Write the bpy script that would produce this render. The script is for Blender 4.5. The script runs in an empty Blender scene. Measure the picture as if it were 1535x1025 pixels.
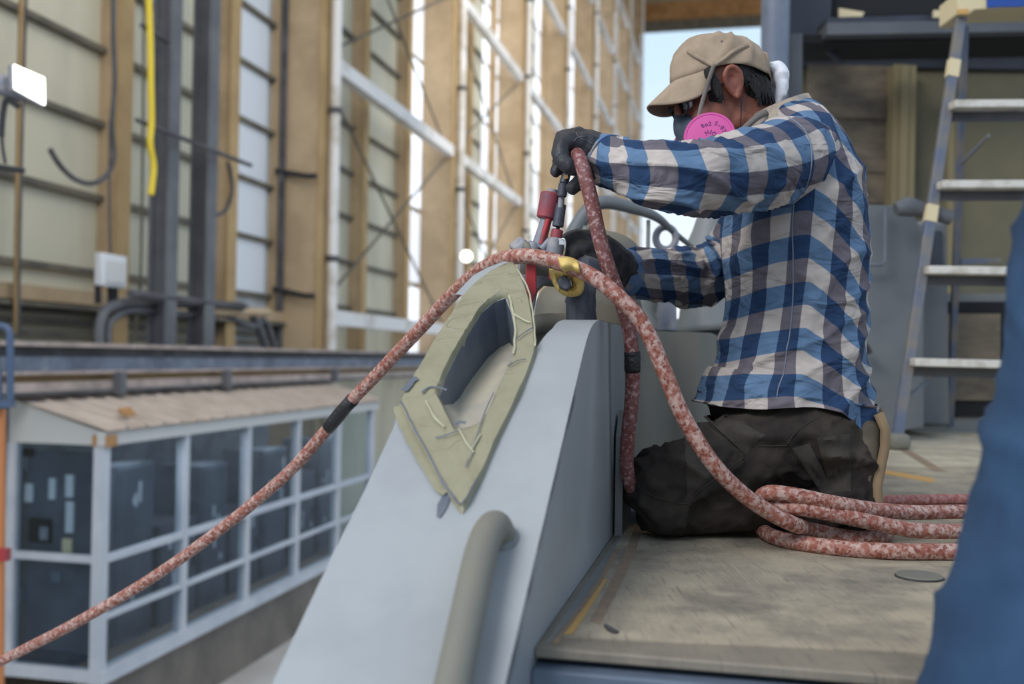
import bpy, bmesh, math, random
import numpy as np
from mathutils import Vector, Matrix, noise, Euler
from mathutils.geometry import tessellate_polygon
random.seed(7)
SC = bpy.context.scene
COL = SC.collection
PI = math.pi

# ------------------------------------------------------------------ camera
EYE = Vector((0, 0, 0.355))
FPX = 1500.0
cam_data = bpy.data.cameras.new('camera')
cam = bpy.data.objects.new('camera', cam_data)
COL.objects.link(cam)
cam_data.sensor_width = 36.0
cam_data.lens = 36.0 * FPX / 1535.0
cam_data.clip_start = 0.02
cam_data.clip_end = 500
cam_data.dof.use_dof = True
cam_data.dof.focus_distance = 1.95
cam_data.dof.aperture_fstop = 2.8
RM = Matrix.Rotation(math.radians(90 + 0.9), 3, 'X') @ Matrix.Rotation(math.radians(0.9), 3, 'Z')
cam.matrix_world = Matrix.Translation(EYE) @ RM.to_4x4()
SC.camera = cam

# ------------------------------------------------------------------ world, lights, exposure
w = bpy.data.worlds.new('world'); SC.world = w; w.use_nodes = True
nt = w.node_tree; nt.nodes.clear()
wo = nt.nodes.new('ShaderNodeOutputWorld'); bg = nt.nodes.new('ShaderNodeBackground')
tc = nt.nodes.new('ShaderNodeTexCoord'); sp = nt.nodes.new('ShaderNodeSeparateXYZ'); cr = nt.nodes.new('ShaderNodeValToRGB')
nt.links.new(tc.outputs['Generated'], sp.inputs[0]); nt.links.new(sp.outputs[2], cr.inputs[0])
cr.color_ramp.elements[0].position = 0.0; cr.color_ramp.elements[0].color = (0.93, 0.94, 0.96, 1)
cr.color_ramp.elements[1].position = 0.55; cr.color_ramp.elements[1].color = (0.48, 0.66, 0.90, 1)
e = cr.color_ramp.elements.new(0.28); e.color = (0.60, 0.78, 0.96, 1)
nt.links.new(cr.outputs[0], bg.inputs[0]); bg.inputs[1].default_value = 1.1
nt.links.new(bg.outputs[0], wo.inputs[0])

def area(name, loc, target, size, energy, color):
    l = bpy.data.lights.new(name, 'AREA'); l.shape = 'RECTANGLE'; l.size, l.size_y = size
    l.energy = energy; l.color = color
    o = bpy.data.objects.new(name, l); COL.objects.link(o); o.location = loc
    o.rotation_euler = (Vector(target) - Vector(loc)).to_track_quat('-Z', 'Y').to_euler()
    return o
area('hangar_door_light', (-4.5, -3.0, 6.0), (0.2, 2.0, 0.3), (4, 3), 560, (1.0, 0.97, 0.93))
area('unseen_hangar_lamp', (0.5, 8.0, 12.0), (-6, 20, 2), (10, 10), 900, (1.0, 0.93, 0.84))  # warm area light added to stand for unseen ceiling lamps
area('hangar_far_light', (9, 36.0, 18.0), (-1, 60, 8), (26, 26), 2600, (1.0, 0.94, 0.85))
SC.view_settings.view_transform = 'Standard'
SC.view_settings.look = 'None'
SC.view_settings.exposure = 0.08
SC.view_settings.gamma = 1.0
SC.view_settings.use_curve_mapping = False

# ------------------------------------------------------------------ measuring helpers
def ray(px, py):
    return RM @ Vector(((px - 767.5) / FPX, (512.5 - py) / FPX, -1.0))
def at(px, py, Y):
    r = ray(px, py); return EYE + r * (Y / r.y)
def onz(px, py, z):
    r = ray(px, py); return EYE + r * ((z - EYE.z) / r.z)
TH = math.radians(12.5)
D = Vector((math.sin(TH), math.cos(TH), 0)); N = Vector((-math.cos(TH), math.sin(TH), 0))
def H(s, w, z):                       # hangar frame: s along the building, w to its left wall
    return D * s + N * w + Vector((0, 0, z))
def onw(px, py, w):
    r = ray(px, py); return EYE + r * ((w - EYE.dot(N)) / r.dot(N))
def ons(px, py, s):
    r = ray(px, py); return EYE + r * ((s - EYE.dot(D)) / r.dot(D))
PS0, PZ0, PK = 1.305, 0.174, 0.674    # the sloping plate: z = PZ0 + PK*(s-PS0)
PN = (Vector((0, 0, 1)) - D * PK).normalized()
def plate(px, py, h=0.0):
    r = ray(px, py); p0 = H(PS0, 0, PZ0)
    t = (p0 - EYE).dot(PN) / r.dot(PN)
    return EYE + r * t + PN * h
def plate_in(px, py, h):
    r = ray(px, py); t = (H(PS0, 0, PZ0) + PN * h - EYE).dot(PN) / r.dot(PN)
    return EYE + r * t

# ------------------------------------------------------------------ mesh helpers
class MB:
    def __init__(self): self.v = []; self.f = []; self.uv = None
    def add(self, vs, fs):
        b = len(self.v); self.v += [tuple(x) for x in vs]; self.f += [tuple(b + i for i in f) for f in fs]; return self
    def box(self, c, ax, ay, az):     # centre and three half-vectors
        c, ax, ay, az = map(Vector, (c, ax, ay, az))
        vs = [c + ax * i + ay * j + az * k for k in (-1, 1) for j in (-1, 1) for i in (-1, 1)]
        if ax.cross(ay).dot(az) < 0: vs = [c + ax * i + ay * j + az * k for k in (1, -1) for j in (-1, 1) for i in (-1, 1)]
        return self.add(vs, [(0, 2, 3, 1), (4, 5, 7, 6), (0, 1, 5, 4), (2, 6, 7, 3), (0, 4, 6, 2), (1, 3, 7, 5)])
    def hbox(self, s0, s1, w0, w1, z0, z1):
        return self.box(H((s0 + s1) / 2, (w0 + w1) / 2, (z0 + z1) / 2), D * ((s1 - s0) / 2), N * ((w1 - w0) / 2), Vector((0, 0, (z1 - z0) / 2)))
    def bar(self, a, b, wd, th, up=(0, 0, 1)):
        a, b, up = Vector(a), Vector(b), Vector(up)
        t = (b - a).normalized(); s = t.cross(up)
        if s.length < 1e-4: s = t.cross(Vector((1, 0, 0)))
        s.normalize(); u = s.cross(t)
        return self.box((a + b) / 2, (b - a) / 2, s * wd / 2, u * th / 2)
    def tube(self, pts, r, n=12, smooth=0, caps=True):
        pts = [Vector(p) for p in pts]
        rs = list(r) if isinstance(r, (list, tuple)) else [r] * len(pts)
        if smooth:
            q = spline(pts, rs, smooth); pts, rs = q
        m = len(pts); vs = []; fs = []
        T = [((pts[min(i + 1, m - 1)] - pts[max(i - 1, 0)]).normalized()) for i in range(m)]
        ref = Vector((0, 0, 1)) if abs(T[0].z) < .9 else Vector((1, 0, 0))
        u = T[0].cross(ref).normalized()
        for i in range(m):
            u = (u - T[i] * u.dot(T[i])).normalized(); vv = T[i].cross(u)
            for k in range(n):
                a = 2 * PI * k / n
                vs.append(pts[i] + (u * math.cos(a) + vv * math.sin(a)) * rs[i])
        for i in range(m - 1):
            for k in range(n):
                a, b = i * n + k, i * n + (k + 1) % n
                fs.append((a, b, b + n, a + n))
        if caps: fs.append(tuple(range(n - 1, -1, -1))); fs.append(tuple((m - 1) * n + k for k in range(n)))
        return self.add(vs, fs)
    def lathe(self, c, axis, prof, n=32):
        c, ax = Vector(c), Vector(axis).normalized()
        u = ax.cross(Vector((0, 0, 1)))
        if u.length < 1e-3: u = Vector((1, 0, 0))
        u.normalize(); v = ax.cross(u); vs = []; fs = []
        for (h, r) in prof:
            for k in range(n):
                a = 2 * PI * k / n; vs.append(c + ax * h + (u * math.cos(a) + v * math.sin(a)) * r)
        for i in range(len(prof) - 1):
            for k in range(n):
                a, b = i * n + k, i * n + (k + 1) % n; fs.append((a, b, b + n, a + n))
        fs.append(tuple(range(n - 1, -1, -1))); fs.append(tuple((len(prof) - 1) * n + k for k in range(n)))
        return self.add(vs, fs)
    def prism(self, poly, ext):       # planar polygon extruded along a vector
        poly = [Vector(p) for p in poly]; ext = Vector(ext); n = len(poly)
        tri = tessellate_polygon([poly])
        vs = poly + [p + ext for p in poly]
        fs = [tuple(t) for t in tri] + [tuple(i + n for i in reversed(t)) for t in tri]
        fs += [(i, (i + 1) % n, (i + 1) % n + n, i + n) for i in range(n)]
        return self.add(vs, fs)
    def grid(self, rows, closed=False):
        m = len(rows); n = len(rows[0]); vs = [p for r in rows for p in r]; fs = []
        for i in range(m - 1):
            for k in range(n if closed else n - 1):
                a, b = i * n + k, i * n + (k + 1) % n; fs.append((a, b, b + n, a + n))
        return self.add(vs, fs)

def spline(pts, rs, sub):
    P, R = [], []
    m = len(pts)
    for i in range(m - 1):
        p0, p1, p2, p3 = pts[max(i - 1, 0)], pts[i], pts[i + 1], pts[min(i + 2, m - 1)]
        for k in range(sub):
            t = k / sub
            P.append(0.5 * ((2 * p1) + (p2 - p0) * t + (2 * p0 - 5 * p1 + 4 * p2 - p3) * t * t + (3 * p1 - p0 - 3 * p2 + p3) * t ** 3))
            R.append(rs[i] * (1 - t) + rs[i + 1] * t)
    P.append(pts[-1]); R.append(rs[-1]); return P, R

ROOT = {}
def meta(o, label=None, cat=None, group=None, kind=None):
    for k, v in (('label', label), ('category', cat), ('group', group), ('kind', kind)):
        if v: o[k] = v
    return o
def rootloc(o):
    while o.parent: o = o.parent
    return ROOT.get(o.name, Vector((0, 0, 0)))
def link(name, mesh, parent=None, mat=None, smooth=True, ang=40):
    o = bpy.data.objects.new(name, mesh); COL.objects.link(o)
    if mat: mesh.materials.append(mat)
    if parent is None:
        n = len(mesh.vertices); co = np.empty(n * 3); mesh.vertices.foreach_get('co', co); co = co.reshape(-1, 3)
        loc = Vector(((co[:, 0].min() + co[:, 0].max()) / 2, (co[:, 1].min() + co[:, 1].max()) / 2, co[:, 2].min()))
        mesh.transform(Matrix.Translation(-loc)); o.location = loc; ROOT[o.name] = loc
    else:
        mesh.transform(Matrix.Translation(-rootloc(parent))); o.parent = parent
    if smooth:
        mesh.polygons.foreach_set('use_smooth', [True] * len(mesh.polygons))
        if ang: mesh.set_sharp_from_angle(angle=math.radians(ang))
    return o
def tomesh(mb, name='m'):
    me = bpy.data.meshes.new(name); me.from_pydata(mb.v, [], mb.f)
    if mb.uv is not None:
        ul = me.uv_layers.new(name='UVMap'); ul.data.foreach_set('uv', np.array(mb.uv, dtype=float).ravel())
    me.update(); return me
def fixn(me):
    bm = bmesh.new(); bm.from_mesh(me); bmesh.ops.recalc_face_normals(bm, faces=bm.faces); bm.to_mesh(me); bm.free()
def obj(name, mb, mat, parent=None, bevel=0, smooth=True, ang=40, seg=2, **k):
    me = tomesh(mb, name); fixn(me)
    o = link(name, me, parent, mat, smooth, ang)
    if bevel:
        b = o.modifiers.new('bevel', 'BEVEL'); b.width = bevel; b.segments = seg; b.limit_method = 'ANGLE'; b.angle_limit = math.radians(35)
    return meta(o, **k)
def empty(name, loc, label, cat, group=None, kind=None):
    o = bpy.data.objects.new(name, None); COL.objects.link(o); o.location = loc; ROOT[o.name] = Vector(loc); o.empty_display_size = .1
    return meta(o, label, cat, group, kind)

# ------------------------------------------------------------------ materials
def srgb(r, g, b):
    return tuple((c / 255 / 12.92 if c / 255 <= .04045 else ((c / 255 + .055) / 1.055) ** 2.4) for c in (r, g, b)) + (1,)
def mat(name, c, rough=.6, metal=0, c2=None, scale=8, lo=.42, hi=.6, bump=0, bscale=60, spec=.5, detail=5, stretch=(1, 1, 1), c3=None, scale3=40, lo3=.55, hi3=.6):
    m = bpy.data.materials.new(name); m.use_nodes = True; t = m.node_tree; b = t.nodes['Principled BSDF']
    b.inputs['Roughness'].default_value = rough; b.inputs['Metallic'].default_value = metal
    b.inputs['Specular IOR Level'].default_value = spec
    b.inputs['Base Color'].default_value = c
    g = t.nodes.new('ShaderNodeNewGeometry'); mp = t.nodes.new('ShaderNodeMapping'); t.links.new(g.outputs['Position'], mp.inputs[0])
    mp.inputs['Scale'].default_value = stretch
    def nz(sc, det=detail):
        n = t.nodes.new('ShaderNodeTexNoise'); n.inputs['Scale'].default_value = sc; n.inputs['Detail'].default_value = det
        n.inputs['Roughness'].default_value = .6; t.links.new(mp.outputs[0], n.inputs['Vector']); return n
    def mixc(a_sock, a_col, col, sc, l, h):
        n = nz(sc); r = t.nodes.new('ShaderNodeMapRange'); r.inputs[1].default_value = l; r.inputs[2].default_value = h
        t.links.new(n.outputs[0], r.inputs[0]); x = t.nodes.new('ShaderNodeMix'); x.data_type = 'RGBA'
        t.links.new(r.outputs[0], x.inputs[0]); x.inputs[7].default_value = col
        if a_sock: t.links.new(a_sock, x.inputs[6])
        else: x.inputs[6].default_value = a_col
        return x.outputs[2]
    s = None
    if c2: s = mixc(None, c, c2, scale, lo, hi)
    if c3: s = mixc(s, c, c3, scale3, lo3, hi3)
    if s: t.links.new(s, b.inputs['Base Color'])
    if bump:
        n = nz(bscale, 3); bp = t.nodes.new('ShaderNodeBump'); bp.inputs['Strength'].default_value = bump; bp.inputs['Distance'].default_value = .01
        t.links.new(n.outputs[0], bp.inputs['Height']); t.links.new(bp.outputs[0], b.inputs['Normal'])
    return m
def emis(name, c, st, c2=None, scale=2):
    m = bpy.data.materials.new(name); m.use_nodes = True; t = m.node_tree; b = t.nodes['Principled BSDF']
    b.inputs['Base Color'].default_value = c; b.inputs['Emission Color'].default_value = c; b.inputs['Emission Strength'].default_value = st
    b.inputs['Roughness'].default_value = .6
    return m
def glassy(name, tint=(.8, .86, .9, 1), gloss=.12):
    m = bpy.data.materials.new(name); m.use_nodes = True; t = m.node_tree; t.nodes.clear()
    o = t.nodes.new('ShaderNodeOutputMaterial'); tr = t.nodes.new('ShaderNodeBsdfTransparent'); gl = t.nodes.new('ShaderNodeBsdfGlossy')
    gl.inputs['Roughness'].default_value = .08; tr.inputs[0].default_value = tint
    mx = t.nodes.new('ShaderNodeMixShader'); lw = t.nodes.new('ShaderNodeLayerWeight'); lw.inputs[0].default_value = .3
    pw = t.nodes.new('ShaderNodeMath'); pw.operation = 'MULTIPLY'; pw.inputs[1].default_value = .18
    t.links.new(lw.outputs['Facing'], pw.inputs[0]); t.links.new(pw.outputs[0], mx.inputs[0]); t.links.new(tr.outputs[0], mx.inputs[1]); t.links.new(gl.outputs[0], mx.inputs[2]); t.links.new(mx.outputs[0], o.inputs[0])
    return m
M = {}
M['hull'] = mat('hull_grey', srgb(148, 152, 156), .45, c2=srgb(156, 160, 163), scale=5, bump=.03, bscale=30)
M['hull_dark'] = mat('hull_mid_grey', srgb(120, 122, 122), .55, c2=srgb(130, 130, 126), scale=6, bump=.05, bscale=40)
M['hull_tan'] = mat('overspray_grey', srgb(112, 112, 106), .6, c2=srgb(126, 120, 106), scale=5, lo=.4, hi=.7)
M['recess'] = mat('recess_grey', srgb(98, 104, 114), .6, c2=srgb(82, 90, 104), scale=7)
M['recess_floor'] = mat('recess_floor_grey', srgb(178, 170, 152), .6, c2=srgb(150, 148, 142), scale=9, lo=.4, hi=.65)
M['navy'] = mat('navy_paint', srgb(50, 54, 66), .5, c2=srgb(38, 42, 54), scale=2)
M['tan'] = mat('tan_steel', srgb(186, 163, 132), .75, c2=srgb(168, 146, 116), scale=.8)
M['ochre'] = mat('ochre_steel', srgb(182, 154, 110), .75, c2=srgb(168, 140, 98), scale=1)
M['sheet'] = mat('wall_sheet', srgb(204, 199, 178), .75, c2=srgb(186, 182, 163), scale=.7, stretch=(1, 1, .3))
M['sheet_pale'] = mat('pale_sheet', srgb(205, 212, 218), .7, c2=srgb(180, 186, 190), scale=.8, stretch=(1, 1, .3))
M['girt'] = mat('girt_grey', srgb(112, 106, 92), .7, c2=srgb(90, 86, 78), scale=2)
M['white_tube'] = mat('white_paint', srgb(226, 224, 222), .5, c2=srgb(198, 192, 184), scale=1.2, lo=.5, hi=.62)
M['grey_steel'] = mat('dark_grey_steel', srgb(96, 98, 102), .6, c2=srgb(82, 84, 90), scale=1.5)
M['beam_blue'] = mat('beam_blue_grey', srgb(112, 122, 138), .6, c2=srgb(86, 94, 110), scale=1.6, lo=.4, hi=.65, c3=srgb(140, 146, 156), scale3=3, lo3=.55, hi3=.7)
M['rustpink'] = mat('dusty_pink_steel', srgb(176, 160, 152), .7, c2=srgb(140, 128, 122), scale=2.5, lo=.4, hi=.65)
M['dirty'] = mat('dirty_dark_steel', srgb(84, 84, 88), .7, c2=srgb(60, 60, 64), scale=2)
M['black'] = mat('black_rubber', srgb(38, 38, 42), .6)
M['yellow'] = mat('yellow_web', srgb(216, 190, 50), .6)
M['roof'] = mat('roof_sheet', srgb(196, 182, 170), .6, c2=srgb(178, 164, 152), scale=3, lo=.4, hi=.65)
M['booth'] = mat('booth_white', srgb(190, 194, 202), .5, c2=srgb(176, 182, 192), scale=1.5)
M['fascia'] = mat('fascia_white', srgb(190, 190, 188), .5)
M['cabinet'] = mat('cabinet_blue_grey', srgb(84, 88, 100), .5, c2=srgb(68, 72, 84), scale=2)
M['cabinet2'] = mat('cabinet_grey', srgb(112, 120, 132), .5, c2=srgb(86, 94, 106), scale=2)
M['concrete'] = mat('concrete', srgb(120, 112, 104), .8, c2=srgb(96, 90, 84), scale=1.5, lo=.35, hi=.65)
M['floor'] = mat('floor_concrete', srgb(196, 194, 190), .6, c2=srgb(176, 174, 170), scale=.6)
M['orange'] = mat('orange_paint', srgb(190, 120, 70), .6)
M['rail'] = mat('rail_blue', srgb(70, 88, 116), .5)
M['red'] = mat('red_paint', srgb(168, 48, 52), .5, c2=srgb(120, 56, 62), scale=18, lo=.5, hi=.65, bump=.08)
M['redspr'] = mat('faded_red_paint', srgb(150, 62, 72), .55, c2=srgb(112, 72, 82), scale=30, lo=.45, hi=.65, bump=.1)
M['toolgrey'] = mat('tool_grey', srgb(126, 128, 138), .5, c2=srgb(150, 146, 146), scale=25, lo=.5, hi=.6)
M['tooldark'] = mat('tool_dark', srgb(62, 66, 78), .45, c2=srgb(84, 86, 96), scale=30, lo=.5, hi=.65)
M['steel'] = mat('bright_steel', srgb(200, 200, 200), .3, 1)
M['alu'] = mat('ladder_aluminium', srgb(214, 208, 198), .6, .1, c2=srgb(186, 178, 166), scale=12, lo=.45, hi=.6)
M['rail_al'] = mat('ladder_rail', srgb(96, 104, 122), .5, .2, c2=srgb(126, 118, 108), scale=6, lo=.45, hi=.65)
M['deck'] = mat('deck_blue_grey', srgb(112, 110, 106), .6, c2=srgb(104, 108, 114), scale=4, bump=.05)
M['hair'] = mat('black_hair', srgb(16, 14, 14), .8, c2=srgb(30, 26, 26), scale=60, stretch=(1, 1, .3), bump=.6, bscale=220)
M['skin'] = mat('skin', srgb(138, 82, 62), .5, c2=srgb(118, 66, 54), scale=22, lo=.4, hi=.7, bump=.05, bscale=200)
M['cap'] = mat('cap_khaki', srgb(160, 140, 119), .85, c2=srgb(144, 125, 105), scale=18, lo=.45, hi=.65, bump=.06, bscale=260)
M['cap_under'] = mat('cap_under', srgb(120, 100, 92), .85)
M['strap'] = mat('grey_strap', srgb(112, 104, 98), .8)
M['mask'] = mat('mask_rubber', srgb(62, 74, 88), .5)
M['pink'] = mat('pink_filter', srgb(202, 74, 148), .55)
M['ink'] = mat('ink', srgb(100, 24, 96), .6)
M['white'] = mat('white_cloth', srgb(226, 226, 232), .8, bump=.3, bscale=70)
M['collar'] = mat('collar_tan', srgb(160, 146, 130), .85, c2=srgb(118, 116, 118), scale=20, bump=.1)
M['glove'] = mat('black_glove', srgb(50, 50, 56), .55, c2=srgb(36, 36, 40), scale=22, bump=.2, bscale=90)
M['glove_far'] = mat('black_glove_dusty', srgb(34, 34, 38), .7, c2=srgb(52, 52, 56), scale=30, lo=.5, hi=.62, bump=.25, bscale=90)
M['trousers'] = mat('black_trousers', srgb(44, 40, 38), .95, spec=.2, c2=srgb(74, 67, 60), scale=6, lo=.42, hi=.66, bump=.7, bscale=16, c3=srgb(86, 80, 74), scale3=120, lo3=.70, hi3=.76)
M['boot'] = mat('boot_brown', srgb(98, 88, 74), .8, c2=srgb(78, 70, 60), scale=14)
M['sole'] = mat('boot_sole', srgb(132, 112, 86), .8)
M['jeans'] = mat('blue_denim', srgb(40, 72, 104), .85, c2=srgb(30, 54, 84), scale=6, lo=.38, hi=.68, bump=.15, bscale=200)
M['shirt2'] = mat('navy_shirt', srgb(40, 60, 100), .85)
M['ytape'] = mat('yellow_tape', srgb(224, 194, 118), .6, c2=srgb(212, 178, 98), scale=30, bump=.2, bscale=60)
M['btape'] = mat('black_tape', srgb(26, 26, 30), .35, bump=.5, bscale=140)
M['insul'] = mat('insulation_brown', srgb(130, 116, 98), .85, c2=srgb(84, 76, 68), scale=3, lo=.35, hi=.65, stretch=(1, 1, 2.5), bump=.3, bscale=8)
M['olive'] = mat('olive_wall', srgb(116, 108, 84), .8, c2=srgb(98, 94, 78), scale=1.6, lo=.35, hi=.7)
M['olive_post'] = mat('olive_post', srgb(134, 122, 92), .8)
M['wood'] = mat('timber', srgb(176, 132, 84), .7, c2=srgb(150, 108, 66), scale=1)
M['sign_white'] = mat('enclosure_white', srgb(205, 208, 212), .5)
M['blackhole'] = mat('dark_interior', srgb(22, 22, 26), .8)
M['bluebox'] = mat('blue_plastic', srgb(26, 70, 150), .5)
M['cream'] = mat('cream_tape', srgb(214, 196, 158), .7)
M['box_blue'] = mat('box_blue_grey', srgb(98, 110, 126), .6, c2=srgb(84, 96, 114), scale=5)
M['calf'] = mat('dusty_calf_cloth', srgb(68, 63, 56), .9, c2=srgb(60, 56, 52), scale=12, bump=.15, bscale=120, spec=.2)
M['housing'] = mat('housing_olive', srgb(106, 101, 88), .6, c2=srgb(90, 90, 84), scale=7)
M['turret'] = mat('turret_grey', srgb(106, 110, 112), .55, c2=srgb(96, 100, 104), scale=3)
M['lens'] = glassy('tinted_lens', (.35, .36, .40, 1))
M['glass'] = glassy('booth_glass')

def hose_mat(name, a, b, c):
    m = mat(name, a, .6, c2=b, scale=80, lo=.43, hi=.59, c3=c, scale3=120, lo3=.53, hi3=.60, bump=.2, bscale=150, detail=9)
    return m
M['hose'] = hose_mat('rusty_hose', srgb(150, 88, 72), srgb(188, 160, 150), srgb(124, 66, 54))
M['hose_dark'] = hose_mat('rusty_hose_dark', srgb(112, 60, 56), srgb(126, 84, 82), srgb(168, 136, 134))
M['hose_pink'] = hose_mat('pink_hose', srgb(172, 98, 86), srgb(190, 140, 132), srgb(150, 80, 70))

def tape_mat():
    m = mat('green_masking_tape', srgb(143, 139, 115), .42, c2=srgb(132, 128, 105), scale=9, lo=.42, hi=.6)
    t = m.node_tree; b = t.nodes['Principled BSDF']; g = [n for n in t.nodes if n.type == 'NEW_GEOMETRY'][0]
    mp = t.nodes.new('ShaderNodeMapping'); mp.inputs['Rotation'].default_value = (0.3, .2, .9); mp.inputs['Scale'].default_value = (1, 3, 1)
    n = t.nodes.new('ShaderNodeTexNoise'); n.inputs['Scale'].default_value = 9; n.inputs['Detail'].default_value = 1.0; n.inputs['Distortion'].default_value = 1.2
    t.links.new(g.outputs['Position'], mp.inputs[0]); t.links.new(mp.outputs[0], n.inputs['Vector'])
    s = t.nodes.new('ShaderNodeMath'); s.operation = 'SUBTRACT'; s.inputs[1].default_value = .5; t.links.new(n.outputs[0], s.inputs[0])
    a = t.nodes.new('ShaderNodeMath'); a.operation = 'ABSOLUTE'; t.links.new(s.outputs[0], a.inputs[0])
    r = t.nodes.new('ShaderNodeMapRange'); r.inputs[1].default_value = 0; r.inputs[2].default_value = .014; r.inputs[3].default_value = 1; r.inputs[4].default_value = 0
    t.links.new(a.outputs[0], r.inputs[0])
    bp = t.nodes.new('ShaderNodeBump'); bp.inputs['Strength'].default_value = .6; bp.inputs['Distance'].default_value = .004
    n3 = t.nodes.new('ShaderNodeTexNoise'); n3.inputs['Scale'].default_value = 7; t.links.new(g.outputs['Position'], n3.inputs['Vector'])
    r3 = t.nodes.new('ShaderNodeMapRange'); r3.inputs[1].default_value = .5; r3.inputs[2].default_value = .62; t.links.new(n3.outputs[0], r3.inputs[0])
    mm = t.nodes.new('ShaderNodeMath'); mm.operation = 'MULTIPLY'; t.links.new(r.outputs[0], mm.inputs[0]); t.links.new(r3.outputs[0], mm.inputs[1])
    t.links.new(mm.outputs[0], bp.inputs['Height']); t.links.new(bp.outputs[0], b.inputs['Normal'])
    return m
M['tape'] = tape_mat()

def deck_mat(name, base, lightc, darkc):
    m = mat(name, base, .65, c2=lightc, scale=9, lo=.40, hi=.66, detail=8, stretch=(1, 1, 1), bump=.08, bscale=120)
    t = m.node_tree; b = t.nodes['Principled BSDF']; g = [n for n in t.nodes if n.type == 'NEW_GEOMETRY'][0]
    prev = b.inputs['Base Color'].links[0].from_socket
    for (rz, sc, col, l, h) in ((.2, (160, 8, 1), darkc, .56, .66), (1.75, (150, 9, 1), lightc, .56, .64), (.25, (110, 6, 1), lightc, .58, .66), (.3, (3.5, 3.5, 1), darkc, .48, .66)):
        mp = t.nodes.new('ShaderNodeMapping'); mp.inputs['Rotation'].default_value = (0, 0, rz); mp.inputs['Scale'].default_value = sc
        n = t.nodes.new('ShaderNodeTexNoise'); n.inputs['Scale'].default_value = 1.3; n.inputs['Detail'].default_value = 6; n.inputs['Roughness'].default_value = .7
        t.links.new(g.outputs['Position'], mp.inputs[0]); t.links.new(mp.outputs[0], n.inputs['Vector'])
        r = t.nodes.new('ShaderNodeMapRange'); r.inputs[1].default_value = l; r.inputs[2].default_value = h; r.inputs[4].default_value = .75
        t.links.new(n.outputs[0], r.inputs[0])
        x = t.nodes.new('ShaderNodeMix'); x.data_type = 'RGBA'; t.links.new(r.outputs[0], x.inputs[0]); t.links.new(prev, x.inputs[6]); x.inputs[7].default_value = col
        prev = x.outputs[2]
    t.links.new(prev, b.inputs['Base Color']); return m
M['sheetdeck'] = deck_mat('worn_deck_sheet', srgb(152, 141, 124), srgb(178, 165, 143), srgb(104, 98, 90))
M['deckdark'] = deck_mat('dark_worn_deck', srgb(124, 116, 104), srgb(140, 130, 114), srgb(92, 88, 82))
M['fardeck'] = deck_mat('far_deck', srgb(182, 170, 148), srgb(198, 188, 168), srgb(146, 134, 112))

def plaid():
    m = bpy.data.materials.new('plaid_flannel'); m.use_nodes = True; t = m.node_tree; b = t.nodes['Principled BSDF']
    b.inputs['Roughness'].default_value = .85; b.inputs['Specular IOR Level'].default_value = .2
    uv = t.nodes.new('ShaderNodeUVMap'); uv.uv_map = 'UVMap'
    s = t.nodes.new('ShaderNodeSeparateXYZ'); t.links.new(uv.outputs[0], s.inputs[0])
    def par(sock):
        p = t.nodes.new('ShaderNodeMath'); p.operation = 'PINGPONG'; p.inputs[1].default_value = 1; t.links.new(sock, p.inputs[0])
        r = t.nodes.new('ShaderNodeMapRange'); r.inputs[1].default_value = .485; r.inputs[2].default_value = .515; t.links.new(p.outputs[0], r.inputs[0]); return r.outputs[0]
    a, c = par(s.outputs[0]), par(s.outputs[1])
    def mix(f, A, B):
        x = t.nodes.new('ShaderNodeMix'); x.data_type = 'RGBA'; t.links.new(f, x.inputs[0])
        for i, v in ((6, A), (7, B)):
            if isinstance(v, tuple): x.inputs[i].default_value = v
            else: t.links.new(v, x.inputs[i])
        return x.outputs[2]
    r0 = mix(a, srgb(182, 172, 166), srgb(104, 98, 106)); r1 = mix(a, srgb(92, 118, 148), srgb(40, 62, 94))
    col = mix(c, r0, r1)
    g = t.nodes.new('ShaderNodeNewGeometry'); n = t.nodes.new('ShaderNodeTexNoise'); n.inputs['Scale'].default_value = 30; n.inputs['Detail'].default_value = 6
    t.links.new(g.outputs['Position'], n.inputs['Vector'])
    h = t.nodes.new('ShaderNodeHueSaturation'); mr = t.nodes.new('ShaderNodeMapRange'); mr.inputs[1].default_value = .3; mr.inputs[2].default_value = .7; mr.inputs[3].default_value = .86; mr.inputs[4].default_value = 1.1
    t.links.new(n.outputs[0], mr.inputs[0]); t.links.new(mr.outputs[0], h.inputs['Value']); t.links.new(col, h.inputs['Color']); t.links.new(h.outputs[0], b.inputs['Base Color'])
    n2 = t.nodes.new('ShaderNodeTexNoise'); n2.inputs['Scale'].default_value = 500; t.links.new(g.outputs['Position'], n2.inputs['Vector'])
    bp = t.nodes.new('ShaderNodeBump'); bp.inputs['Strength'].default_value = .15; bp.inputs['Distance'].default_value = .002
    t.links.new(n2.outputs[0], bp.inputs['Height'])
    mp = t.nodes.new('ShaderNodeMapping'); mp.inputs['Rotation'].default_value = (0, .7, 0); mp.inputs['Scale'].default_value = (1, 1, 2.4)
    n4 = t.nodes.new('ShaderNodeTexNoise'); n4.inputs['Scale'].default_value = 9; n4.inputs['Detail'].default_value = 2; n4.inputs['Distortion'].default_value = 1.5
    t.links.new(g.outputs['Position'], mp.inputs[0]); t.links.new(mp.outputs[0], n4.inputs['Vector'])
    b4 = t.nodes.new('ShaderNodeBump'); b4.inputs['Strength'].default_value = .75; b4.inputs['Distance'].default_value = .02
    t.links.new(n4.outputs[0], b4.inputs['Height']); t.links.new(b4.outputs[0], bp.inputs['Normal']); t.links.new(bp.outputs[0], b.inputs['Normal'])
    return m
M['plaid'] = plaid()
# ================================================================== SETTING: hangar
fl = obj('floor', MB().hbox(-80, 220, -90, 90, -4.15, -3.95), M['floor'], kind='structure', smooth=False)

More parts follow.
